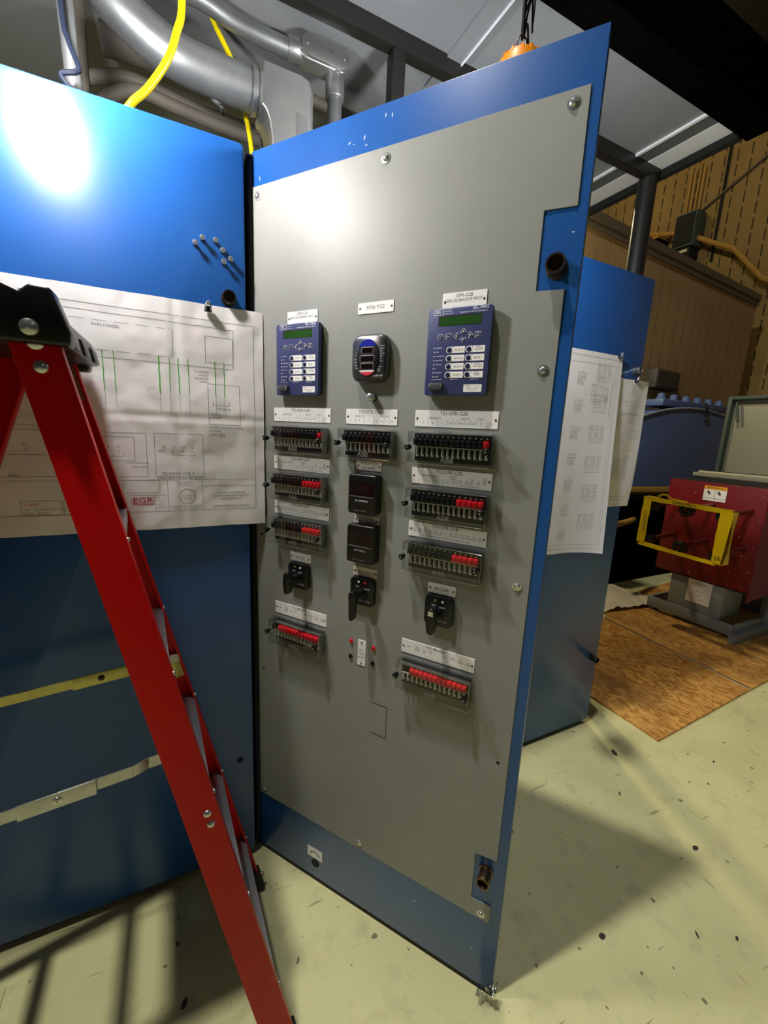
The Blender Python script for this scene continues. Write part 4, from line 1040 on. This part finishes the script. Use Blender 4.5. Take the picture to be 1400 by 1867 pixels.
def small_print(sf, W_, H_, regs, seed, frame):
    g = MB(); rnd = random.Random(seed)
    if frame: rc(g, sf, .02, .022, W_ - .022, H_ - .022, .0010); rc(g, sf, .02, .040, W_ - .034, H_ - .050, .0008)
    for (x0, z0, x1, z1, kind) in regs:
        if kind == 't':                         # table of terminals
            n = max(2, int((x1 - x0) / .0075))
            rc(g, sf, x0, z0, x1, z1, .0007)
            for k in range(1, n): ln(g, sf, [(x0 + (x1 - x0) * k / n, z0), (x0 + (x1 - x0) * k / n, z1)], .0006)
        elif kind == 'l':                       # lines of small wire numbers
            z = z1
            while z > z0:
                x = x0
                while x < x1 - .006:
                    L = rnd.uniform(.006, .016); ln(g, sf, [(x, z), (min(x1, x + L), z)], .0014); x += L + rnd.uniform(.003, .006)
                z -= .0066
        elif kind == 'b': rc(g, sf, x0, z0, x1, z1, .0012); ln(g, sf, [((x0 + x1) / 2, z0), ((x0 + x1) / 2, z1)], .0008); ln(g, sf, [(x0, (z0 + z1) / 2), (x1, (z0 + z1) / 2)], .0008)
        elif kind == 'w':
            x = x0
            while x < x1: ln(g, sf, [(x, z0 + rnd.uniform(0, .01)), (x, z1)], .0007); x += .008
    return g.build
regs2 = []
for k in range(6):
    z = .08 + .135 * k
    regs2 += [(.38, z + .030, .470, z + .052, 't'), (.38, z + .056, .405, z + .105, 'l'), (.414, z + .056, .440, z + .105, 'l'), (.450, z + .056, .474, z + .105, 'l')]
for k in range(7): regs2 += [(.262, .06 + .117 * k, .310, .09 + .117 * k, 'l'), (.262, .095 + .117 * k, .315, .112 + .117 * k, 't')]
regs2 += [(.395, .725, .43, .80, 'b'), (.44, .700, .47, .76, 'l'), (.485, .62, .497, .80, 'l'), (.36, .72, .385, .74, 'b'), (.36, .75, .385, .77, 'b'), (.36, .695, .43, .706, 't')]
small_print(surf2, .540, .906, regs2, 4, True)('line_work', M['greyink'], s2, smooth=False)
regs3 = [(.20, .30, .24, .36, 'w'), (.25, .40, .30, .50, 'w'), (.19, .445, .33, .452, 'l'), (.18, .14, .245, .24, 'l'), (.26, .13, .30, .25, 'l'), (.18, .03, .32, .034, 'l'), (.18, .045, .32, .050, 'l'), (.27, .275, .31, .28, 'l'), (.20, .500, .30, .506, 'l'), (.24, .52, .27, .58, 'w'), (.17, .38, .20, .44, 'b'), (.28, .33, .33, .37, 't')]
small_print(surf3, .360, .606, regs3, 9, False)('line_work', M['greyink'], s3, smooth=False)

# magnet pins and clips
pins = [((.0619, 2.0225), 'leftmost'), ((.0797, 2.0383), 'second from left'), ((.1121, 2.0389), 'third from left'), ((.1295, 2.0185), 'fourth from left'), ((.1487, 2.0007), 'rightmost'), ((.1315, 1.9904), 'lowest')]
for (x, z), w in pins:
    x += .003; z -= .006
    t = thing('magnetic_pin', f'{w} small silver magnetic pin of the cluster above the large drawing', 'magnet pin', (x, 1.3153, z), 0, 'silver magnetic pins on the left blue door')
    MB().lathe((0, 0, 0), (0, -1, 0), [(0, .0052), (.004, .0052), (.0055, .0034), (.010, .0034)], 14).build('stem', M['bronze'], t)
    MB().lathe((0, -.010, 0), (0, -1, 0), [(0, .0040), (.002, .0064), (.007, .0066), (.009, .0052), (.0095, 0)], 14).build('head', M['chrome'], t)
def clip(x, y, z, label):
    t = thing('magnetic_clip', label, 'clip', (x, y, z), 0, 'black and silver clips holding the drawings')
    MB().prism([(-.0095, -.008), (.0095, -.008), (.0085, .006), (-.0085, .006)], -.011, 0).build('jaw', M['black'], t, bevel=.0015)
    MB().tube([(-.006, -.012, -.006), (-.006, -.014, .006), (-.003, -.012, .015), (.003, -.012, .015), (.006, -.014, .006), (.006, -.012, -.006)], .0015, 8).build('lever', M['steel'], t)
    MB().lathe((0, -.010, .010), (0, -.7, 1), [(0, .004), (.006, .0055), (.009, .004), (.0095, 0)], 12).build('magnet_head', M['chrome'], t)
clip(.0905, 1.3010, 1.858, 'black clip with silver head holding the top of the large drawing')
clip(1.8090, 1.3075, 1.932, 'clip at the top corner of the front drawing on the right cabinet')
clip(1.9560, 1.3120, 1.842, 'clip at the top of the rippled drawing on the right cabinet')

# ================================================================== conduits above the left cabinet
t = thing('large_conduit', 'large galvanised conduit bending down into a cast elbow above the blue cabinets', 'conduit', (.375, 1.62, 2.285))
TT = Matrix.Translation(-Vector((.375, 1.62, 2.285)))
MB().tube([(-1.3, 1.645, 2.835), (-.60, 1.645, 2.835), (-.36, 1.64, 2.832), (-.20, 1.63, 2.780), (-.09, 1.62, 2.69), (.03, 1.62, 2.630), (.16, 1.62, 2.615), (.272, 1.62, 2.612)], .0575, 28).mtx(TT).build('pipe', M['galv'], t)
MB().lathe((.262, 1.62, 2.612), (1, 0, 0), [(0, .0600), (.002, .0635), (.016, .0635), (.018, .0600), (.020, .0600), (.022, .0650), (.036, .0650), (.038, .062)], 28).mtx(TT).build('coupling_ring', M['cast'], t)
e = MB()
e.tube([(.295, 1.62, 2.612), (.345, 1.62, 2.606), (.375, 1.62, 2.585), (.385, 1.62, 2.545), (.385, 1.62, 2.286)], [.064] * 8 + [.064] * 8 + [.064] * 9, 28)
e = MB().prism([(.290, 2.672), (.415, 2.672), (.440, 2.664), (.4475, 2.640), (.4475, 2.288), (.318, 2.288), (.316, 2.470), (.308, 2.515), (.298, 2.540), (.284, 2.549)], 1.556, 1.684)
e.mtx(TT).build('elbow_body', M['cast'], t, bevel=.040, seg=6, angle=60)
cvp = MB().box(.4455, .4545, 1.572, 1.668, 2.310, 2.648).mtx(TT).build('cover_plate', M['cast'], t, bevel=.003)
pd_ = MB().box(.394, .430, 1.5545, 1.5562, 2.36, 2.56).mtx(TT).build('cast_pad', M['cast'], t, bevel=.001)
text_mb([('COOPER', .046, .175, .018, 1, 'C', -pi / 2), ('MARK 9', .029, .175, .014, 1, 'C', -pi / 2)], -.0658).build('cast_lettering', M['bezel'], t, smooth=False)
t = thing('medium_conduit', 'medium conduit with an oval covered elbow right of the large conduit', 'conduit', (.572, 1.70, 2.285))
TT = Matrix.Translation(-Vector((.572, 1.70, 2.285)))
MB().tube([(-1.2, 1.76, 2.868), (-.30, 1.74, 2.868), (.02, 1.71, 2.868), (.134, 1.70, 2.860), (.248, 1.70, 2.836), (.405, 1.70, 2.832)], .0275, 20).mtx(TT).build('pipe', M['galv'], t)
MB().cyl((.572, 1.70, 2.286), (.572, 1.70, 2.78), .0265, n=20).mtx(TT).build('drop_pipe', M['galv'], t)
b = MB().prism(rrect(.430, .610, 2.805, 2.872, .030, 6), 1.667, 1.733)
b.cyl((.572, 1.70, 2.735), (.572, 1.70, 2.82), .034, n=20).cyl((.398, 1.70, 2.834), (.45, 1.70, 2.838), .0350, n=20)
b.mtx(TT).build('elbow_body', M['cast'], t, bevel=.006, seg=3, angle=50)
oc_ = MB().prism(rrect(.440, .612, 2.808, 2.878, .034, 7), 1.655, 1.668).mtx(TT).build('oval_cover', M['cast'], t, bevel=.004)
text_mb([('COOPER', -.046, .562, .014)], -.0462).build('cast_lettering', M['bezel'], oc_, smooth=False)
for x in (.458, .594): MB().lathe((x - .572, -.0452, 2.843 - 2.285), (0, -1, 0), [(0, .006), (.003, .005), (.004, 0)], 12).build('screw', M['steel'], oc_)
tag(MB().tube([(-.225, 1.50, 2.898), (-.205, 1.50, 2.579), (-.195, 1.50, 2.286)], .0185, 16).build('grey_conduit', M['galv']), 'thin vertical grey conduit at far left above the blue cabinet', 'conduit')
tag(MB().tube([(-.30, 1.45, 2.286), (-.30, 1.455, 2.60), (-.28, 1.455, 2.95)], .03, 16).build('dusty_conduit', M['dustpipe']) if False else
    MB().tube([(-.240, 1.88, 2.286), (-.240, 1.88, 2.60), (-.235, 1.88, 2.90)], .034, 16).build('dusty_conduit', M['dustpipe']), 'dull brown vertical conduit behind the thin grey conduit', 'conduit')
tag(MB().tube([(-.17, 1.93, 2.800), (-.05, 1.93, 2.807), (.12, 1.93, 2.80), (.50, 1.95, 2.80)], .046, 16).build('dusty_conduit', M['dustpipe']), 'thick dusty conduit crossing behind the large conduit', 'conduit')
tag(MB().tube([(-.24, 1.90, 2.640), (-.181, 1.90, 2.667), (-.085, 1.90, 2.693), (.065, 1.90, 2.676), (.28, 1.90, 2.665), (.62, 1.90, 2.665)], .021, 14).build('dusty_conduit', M['dustpipe']), 'upper of two dusty conduits running together low behind the yellow cord', 'conduit')
tag(MB().tube([(-.20, 1.86, 2.52), (-.150, 1.86, 2.600), (-.06, 1.86, 2.642), (.060, 1.86, 2.632), (.27, 1.86, 2.618), (.62, 1.86, 2.618)], .021, 14).build('dusty_conduit', M['dustpipe']), 'lower of two dusty conduits running together low behind the yellow cord', 'conduit')
tag(MB().tube([(.50, 1.92, 2.86), (.62, 1.92, 2.856), (.74, 1.92, 2.855), (1.3, 1.92, 2.855)], .02, 12).build('dusty_conduit', M['dustpipe']), 'dusty conduit running right just above the open door', 'conduit')
tag(MB().tube([(-.213, 1.46, 2.898), (-.206, 1.455, 2.53), (-.197, 1.45, 2.46), (-.178, 1.44, 2.405), (-.184, 1.435, 2.388), (-.213, 1.435, 2.375), (-.209, 1.435, 2.360), (-.172, 1.44, 2.325), (-.15, 1.44, 2.286)], .0058, 10).build('dark_cable', M['darkcord']), 'thin dark cable hanging along the vertical grey conduit', 'cable')
tag(MB().tube([(.064, 1.37, 2.898), (.059, 1.36, 2.587), (.043, 1.36, 2.505), (.019, 1.36, 2.438), (-.026, 1.36, 2.364), (-.062, 1.36, 2.322), (-.085, 1.37, 2.292)], .0085, 12).build('extension_cord', M['yellow']), 'thick yellow cord hanging in front of the large conduit', 'cord')
tag(MB().tube([(.160, 1.77, 2.888), (.179, 1.76, 2.842), (.225, 1.74, 2.748), (.257, 1.72, 2.615), (.279, 1.72, 2.498), (.292, 1.72, 2.286)], .0085, 12).build('extension_cord', M['yellow']), 'thin yellow cord passing behind the large conduit', 'cord')
tag(MB().tube([(.338, 1.80, 2.286), (.335, 1.80, 2.60)], .013, 10, smooth=0).build('grey_conduit', M['dustpipe']), 'slim vertical conduit between the yellow cord and cast elbow', 'conduit')
tag(MB().tube([(.142, 1.60, 2.535), (.165, 1.57, 2.510), (.172, 1.565, 2.486)], .006, 8).build('cable_tie_end', M['haze']), 'short clear tie end hanging under the large conduit', 'cable tie')

# ------------------------------------------------------------------ hanging work lamps
def work_lamp(label, loc):
    t = thing('work_lamp', label, 'lamp', loc, 0, 'orange hanging work lamps')
    R_ = .062
    b = MB().lathe((0, 0, 0), (0, 0, 1), [(0, .058), (.004, R_), (.030, R_ * .98), (.050, .052), (.060, .034), (.064, .0)], 28)
    for k in range(14):
        a = 2 * pi * k / 14
        b.add([((R_ - .010) * cos(a - .06), (R_ - .010) * sin(a - .06), .006), ((R_ + .006) * cos(a - .06), (R_ + .006) * sin(a - .06), .006), ((R_ + .006) * cos(a + .06), (R_ + .006) * sin(a + .06), .006), ((R_ - .010) * cos(a + .06), (R_ - .010) * sin(a + .06), .006),
               (.036 * cos(a - .06), .036 * sin(a - .06), .062), (.052 * cos(a - .06), .052 * sin(a - .06), .054), (.052 * cos(a + .06), .052 * sin(a + .06), .054), (.036 * cos(a + .06), .036 * sin(a + .06), .062)],
              [(0, 1, 2, 3), (4, 7, 6, 5), (0, 4, 5, 1), (1, 5, 6, 2), (2, 6, 7, 3), (3, 7, 4, 0)])
    b.build('housing', M['orange'], t, angle=30)
    bulb = MB().lathe((0, 0, -.004), (0, 0, -1), [(0, .030), (.02, .045), (.055, .05), (.085, .038), (.098, .0)], 24).build('bulb', M['lampglow'], t)
    b = MB()
    for k in range(6):
        a = 2 * pi * k / 6
        b.tube([(.056 * cos(a), .056 * sin(a), 0), (.064 * cos(a), .064 * sin(a), -.06), (.04 * cos(a), .04 * sin(a), -.108), (0, 0, -.118)], .0018, 6)
    b.build('cage', M['steel'], t)
    MB().tube([(-.012, 0, .062), (-.015, 0, .092), (0, 0, .112), (.015, 0, .092), (.012, 0, .062)], .0022, 8).build('hook', M['steel'], t)
    return t
lm = M['lampglow'].node_tree.nodes['Principled BSDF']
lm.inputs['Emission Color'].default_value = (1.0, 0.985, 0.955, 1)
lm.inputs['Emission Strength'].default_value = WORK_LAMP_POWER / (pi * .025)
work_lamp('orange ribbed work lamp hanging above the open door', (.838, 1.005, 2.455))
work_lamp('orange work lamp hanging over the ladder above the left cabinet', (-.26, 1.11, 2.42))
def ties(loc, label):
    t = thing('hanging_ties', label, 'cable tie', loc)
    for k, (dx, dz) in enumerate([(-.006, .40), (.003, .40), (.010, .40)]):
        MB().tube([(0, 0, .0), (dx * .6, .004 * k, .04), (dx, 0, dz)], .0035, 6).build('cord', M['matte_black'], t)
    for p in ([(.004, 0, .0), (.016, .01, .05), (.028, .01, .10), (.040, .012, .03)], [(.004, 0, 0), (.012, 0, .03), (.024, 0, -.035)], [(.004, 0, .0), (.01, .012, .055), (.036, .01, .12), (.046, .02, .06)], [(0, 0, 0), (.02, 0, -.01), (.014, .01, -.045)]):
        MB().tube(p, .0026, 6).build('tie_tail', M['matte_black'], t)
ties((.838, 1.005, 2.562), 'black ties with loose tails holding the orange lamp above the door')
ties((-.26, 1.11, 2.527), 'black ties holding the lamp over the ladder')

# ================================================================== breaker on the boards
br = thing('circuit_breaker', 'red and grey draw-out breaker standing on the strand boards', 'breaker', (4.3, 1.8, .013), 0)
TB = Matrix.Translation(-Vector((4.3, 1.8, .013)))
def B(b): return b.mtx(TB)
B(MB().box(3.955, 3.975, 1.475, 2.185, .435, 1.262)).build('front_barrier', M['cored'], br, bevel=.002)
sb = MB().add([(3.950, 1.466, .360), (3.950, 1.474, .360), (3.950, 1.466, 1.258), (3.950, 1.474, 1.258), (4.75, 1.466, .42), (4.75, 1.474, .42), (4.75, 1.466, 1.258), (4.75, 1.474, 1.258)],
              [(0, 2, 3, 1), (4, 5, 7, 6), (0, 4, 6, 2), (1, 3, 7, 5), (2, 6, 7, 3), (0, 1, 5, 4)])
B(sb).build('side_barrier', M['cored'], br)
B(MB().box(3.975, 4.70, 1.50, 2.15, .42, 1.235)).build('inner_housing', M['matte_black'], br)
B(MB().box(3.98, 4.70, 1.48, 2.18, 1.236, 1.262)).build('top_plate', M['matte_black'], br)
B(MB().box(3.985, 4.30, 1.632, 2.050, .135, .50)).build('base_front', M['greymachine'], br, bevel=.004)
B(MB().box(3.965, 3.985, 1.520, 2.210, .045, .140).box(3.985, 4.7, 1.512, 1.535, .045, .14).box(3.985, 4.7, 2.185, 2.21, .045, .14)).build('base_frame', M['greymachine'], br, bevel=.003)
B(MB().box(4.45, 4.52, 1.44, 1.55, .05, .43)).build('rear_leg', M['greymachine'], br, bevel=.003)
B(MB().box(3.90, 4.85, 1.462, 1.515, .002, .085)).build('floor_rail', M['greymachine'], br, bevel=.004)
B(MB().box(3.98, 4.7, 2.15, 2.20, .002, .05)).build('floor_rail', M['greymachine'], br, bevel=.004)
lab = B(MB().box(3.9825, 3.985, 1.722, 1.905, .215, .475)).build('instruction_label', M['white'], br)
# frames for lettering on faces that look toward -X
def face_x(x, y, z): return Matrix.Translation(Vector((x, y, z)) - Vector((4.3, 1.8, .013))) @ Matrix.Rotation(-pi / 2, 4, 'Z')
b = text_mb([('INSTRUCTIONS', 0, .108, .016), ('CLOSE  TRIP', -.02, .070, .013), ('CHARGE SPRING', .01, .045, .013), ('RACK OUT', -.03, .0, .013), ('BEFORE SERVICE', 0, -.025, .013), ('SEE MANUAL', -.01, -.065, .012), ('125 VDC', .03, -.095, .012)], -.0006)
b.box(-.078, .078, -.0006, -.0002, .118, .124)
b.mtx(face_x(3.9825, 1.8135, .345)).build('lettering', M['greyink'], lab, smooth=False)
wl = B(MB().box(3.951, 3.955, 1.741, 1.905, 1.114, 1.236)).build('warning_label', M['white'], br)
MB().box(-.082, .082, -.001, 0, .034, .061).mtx(face_x(3.951, 1.823, 1.175)).build('orange_header', M['warnorange'], wl)
b = text_mb([('WARNING', .008, .0475, .019), ('HAZARDOUS VOLTAGE', -.035, -.040, .009), ('KEEP HANDS CLEAR', .038, -.040, .009)], -.0014)
b.add([(-.058, -.0014, .040), (-.042, -.0014, .040), (-.050, -.0014, .055)], [(0, 1, 2)])
for s in (-.045, .030):
    b.add([(s - .012, -.0012, .012), (s, -.0012, .026), (s + .004, -.0012, .012), (s + .016, -.0012, .002), (s + .006, -.0012, -.010), (s - .004, -.0012, -.002)], [(0, 1, 2), (0, 2, 5), (2, 3, 4), (2, 4, 5)])
b.box(-.0008, .0008, -.0012, 0, -.05, .03)
b.mtx(face_x(3.951, 1.823, 1.175)).build('lettering', M['ink'], wl, smooth=False)
random.seed(5)
for y, z in [(1.50, 1.20), (1.50, 1.0), (1.50, .80), (1.50, .60), (1.52, .47), (1.70, .47), (1.9, .47), (2.1, .47), (1.62, .56), (1.86, .56), (2.05, .56), (1.60, .86), (1.60, 1.16), (1.97, 1.16), (1.72, .88), (1.95, .90), (2.15, 1.23), (1.68, 1.25), (1.53, .72), (1.56, .72)]:
    B(MB().lathe((3.955, y, z), (-1, 0, 0), [(0, .0042), (.002, .0042), (.004, .002), (.004, 0)], 10)).build('screw', M['steel'], br)
for y in (2.095, 1.84, 1.58):
    for zf, zb in ((1.045, 1.08), (.742, .775)):
        s = B(MB().tube([(3.955, y - .02, zb), (3.60, y + .01, zf)], .020, 14, smooth=0)).build('copper_stud', M['copper'], br)
        c = MB().lathe((3.66, y, zf), (-1, 0, 0), [(0, .030), (.01, .044), (.03, .044), (.04, .052), (.055, .052), (.065, .040), (.07, .022), (.060, .014), (.06, 0)], 20)
        for k in range(16):
            a = 2 * pi * k / 16; c.box(3.595, 3.66, y + .043 * cos(a) - .005, y + .043 * cos(a) + .005, zf + .043 * sin(a) - .005, zf + .043 * sin(a) + .005)
        B(c).build('contact_cluster', M['finger'], s)
# yellow caution tape looped round the contact clusters
ct = MB()
def band(p, q, x0, x1, sag=0, tw=0, n=14, layers=3):
    for l in range(layers):
        vs = []
        for k in range(n + 1):
            t_ = k / n; y = p[0] + (q[0] - p[0]) * t_; z = p[1] + (q[1] - p[1]) * t_ + .006 * noise.noise((t_ * 6, l * 3.0, p[0])) - sag * 4 * t_ * (1 - t_)
            w = tw * sin(pi * t_); off = .005 * l
            dy, dz = (q[1] - p[1]), -(q[0] - p[0]); L = math.hypot(dy, dz); dy /= L; dz /= L
            vs += [(x0 + .01 * noise.noise((t_ * 5, l, 2)), y + dy * off + dy * w, z + dz * off + dz * w), (x1, y + dy * off - dy * w, z + dz * off - dz * w)]
        ct.add(vs, [(2 * k, 2 * k + 1, 2 * k + 3, 2 * k + 2) for k in range(n)])
yl, yr, zt, zb = 2.160, 1.528, 1.092, .690
band((yl, zt + .012), (yr, zt), 3.585, 3.655, .002, .008, layers=3); band((yr, zt), (yr, zb), 3.585, 3.66, 0, .010, layers=4)
band((yr, zb), (yl, zb + .005), 3.590, 3.65, .004, .004, layers=2); band((yl, zb), (yl, zt + .012), 3.585, 3.655, 0, .008, layers=2)
# the slack loops that show as flat bands to the front
def flat(pts, w0, w1, x):
    vs = []
    for k, (y, z) in enumerate(pts):
        a = pts[max(k - 1, 0)]; b_ = pts[min(k + 1, len(pts) - 1)]; dy, dz = b_[0] - a[0], b_[1] - a[1]; L = math.hypot(dy, dz)
        w = w0 + (w1 - w0) * k / (len(pts) - 1) + .004 * noise.noise((k * .9, x, 1))
        vs += [(x + .008 * noise.noise((k * .7, 1, x)), y - dz / L * w, z + dy / L * w), (x - .004, y + dz / L * w, z - dy / L * w)]
    ct.add(vs, [(2 * k, 2 * k + 1, 2 * k + 3, 2 * k + 2) for k in range(len(pts) - 1)])
def pl_(a, b_, n=9): return [(a[0] + (b_[0] - a[0]) * k / n, a[1] + (b_[1] - a[1]) * k / n) for k in range(n + 1)]
flat(pl_((2.168, 1.098), (1.520, 1.092)), .018, .017, 3.583); flat(pl_((1.550, 1.095), (1.560, .695)), .045, .030, 3.580)
flat(pl_((1.56, .688), (2.15, .708)), .012, .018, 3.586); flat(pl_((2.140, .72), (2.132, 1.09)), .034, .030, 3.584)
flat([(2.05, 1.125), (2.02, 1.15), (1.98, 1.150), (1.95, 1.125), (1.90, 1.118), (1.82, 1.118)], .010, .006, 3.578)
tape = ct.build('caution_tape', M['tape'], None, angle=50)
tag(tape, 'yellow caution tape wound in a rectangle round the breaker contacts', 'tape')
b = text_mb([('CAUTION', -.020, 1.093, .040, 1.0, 'C', pi), ('CAUTION', -.305, .90, .040, 1, 'C', -pi / 2 + .02), ('N', .27, .735, .05, 1, 'C', .3)], 0)
b.mtx(Matrix.Translation(Vector((3.572, 1.823, 0))) @ Matrix.Rotation(-pi / 2, 4, 'Z')).build('lettering', M['ink'], tape, smooth=False)

# grey lidded box behind the breaker
lb = thing('grey_cabinet_lid', 'upright olive grey lid of an open box behind the breaker', 'box lid', (5.0, 2.0, 1.30))
TL = Matrix.Translation(-Vector((5.0, 2.0, 1.30)))
MB().box(5.34, 5.38, .6, 2.465, 1.29, 2.078).mtx(TL).build('lid_panel', M['lid'], lb, bevel=.01)
MB().box(5.26, 5.34, 2.44, 2.475, 1.29, 2.085).box(5.26, 5.34, .6, 2.44, 2.05, 2.085).mtx(TL).build('lid_flange', M['greenbox'], lb, bevel=.005)
MB().box(4.90, 5.38, .6, 2.50, 1.246, 1.285).mtx(TL).build('rim', M['lid'], lb, bevel=.006)
MB().box(4.90, 4.95, .6, 2.45, 1.285, 1.305).mtx(TL).build('edge_strip', M['cream'], lb, bevel=.004)
MB().tube([(5.28, 2.40, 2.02), (5.28, 2.36, 1.82)], .015, 8, smooth=0).mtx(TL).build('stay', M['greenbox'], lb)
MB().box(4.93, 5.38, .6, 2.47, .02, 1.246).mtx(TL).build('box_body', M['greymachine'], lb)

# blue machine with a bolted flange
gn = thing('generator_casing', 'large dark blue machine casing with bolted flange behind the breaker', 'machine', (5.6, 3.0, 0))
TG = Matrix.Translation(-Vector((5.6, 3.0, 0)))
cy, rad = 3.62, .98
prof = [(-1.55 + 0, 0)]
pts = []
zc = .98
b = MB()
n = 40
sec = lambda x, r: [(x, 3.40 + 0 * k, 0) for k in range(1)]
# casing: arched profile seen from the front (axis along Y)
arch = [(4.0 - .2, 0.0)] + [(5.72 + 1.72 * cos(a) * 1.18, .98 + 1.02 * sin(a)) for a in [pi - pi * k / n for k in range(n + 1)]] + [(7.9, 0.0)]
arch[0] = (5.72 - 1.72 * 1.18, 0.85); arch[-1] = (5.72 + 1.72 * 1.18, 0.85)
b.prism(arch, 3.0, 3.5).mtx(TG).build('casing', M['genblue'], gn, bevel=.01)
MB().box(3.95, 7.6, 2.80, 3.55, 0, .92).mtx(TG).build('shade_block', M['flatblack'], gn)  # added black block, stands in for the dark under the casing
MB().tube([(5.72 + 1.72 * cos(a) * 1.12, 2.985, 1.10 - .10 * sin(a * 1.0)) for a in [pi - pi * k / 20 for k in range(21)]], .05, 8, smooth=0).mtx(TG).build('lower_rim', M['yellowsteel'], gn)
rim = []
for k in range(n + 1):
    a = pi - pi * k / n; rim.append((5.72 + 1.72 * cos(a) * 1.18, 2.995, .98 + 1.02 * sin(a)))
MB().tube(rim, .014, 8, smooth=0).mtx(TG).build('rim', M['genrim'], gn)
MB().box(5.05, 6.50, 3.02, 3.30, 2.0, 2.075).mtx(TG).build('flange', M['genblue'], gn, bevel=.008)
for k in range(6):
    MB().lathe((5.13 + .25 * k, 3.10, 2.075), (0, 0, 1), [(0, .055), (.02, .055), (.022, .042), (.06, .040), (.075, .02), (.078, 0)], 10).mtx(TG).build('flange_bolt', M['genblue'], gn)
MB().tube([(5.86, 2.99, 2.08), (5.85, 2.96, 2.02), (5.88, 2.96, 1.96), (5.84, 2.97, 1.92)], .014, 8).mtx(TG).build('lifting_strap', M['matte_black'], gn)
# clutter in the dark gap left of the breaker
tag(MB().tube([(3.85, 2.60, .74), (4.3, 2.72, .73), (4.6, 2.85, .72)], .03, 10, smooth=0).build('yellow_pipe', M['yellowsteel']), 'dim yellow brown pipe in the dark gap left of the breaker', 'pipe')

# clear polythene scrap at the foot of the open door
b = MB(); nx, ny = 12, 8
for j in range(ny + 1):
    for i in range(nx + 1):
        u, v = i / nx, j / ny
        p = O1 + D1 * (.832 + .050 * u) + N1 * (.006 + .026 * abs(sin(3 * u + 4 * v)) + .014 * noise.noise((u * 4, v * 4, 0))) + Vector((0, 0, .024 + .034 * v + .034 * u + .012 * noise.noise((u * 5, v * 5, 3))))
        b.v.append(p)
for j in range(ny):
    for i in range(nx):
        a = j * (nx + 1) + i; b.f.append((a, a + 1, a + nx + 2, a + nx + 1))
tag(b.build('polythene_scrap', M['haze'], angle=60), 'crumpled clear polythene scrap at the bottom corner of the open door', 'plastic scrap')
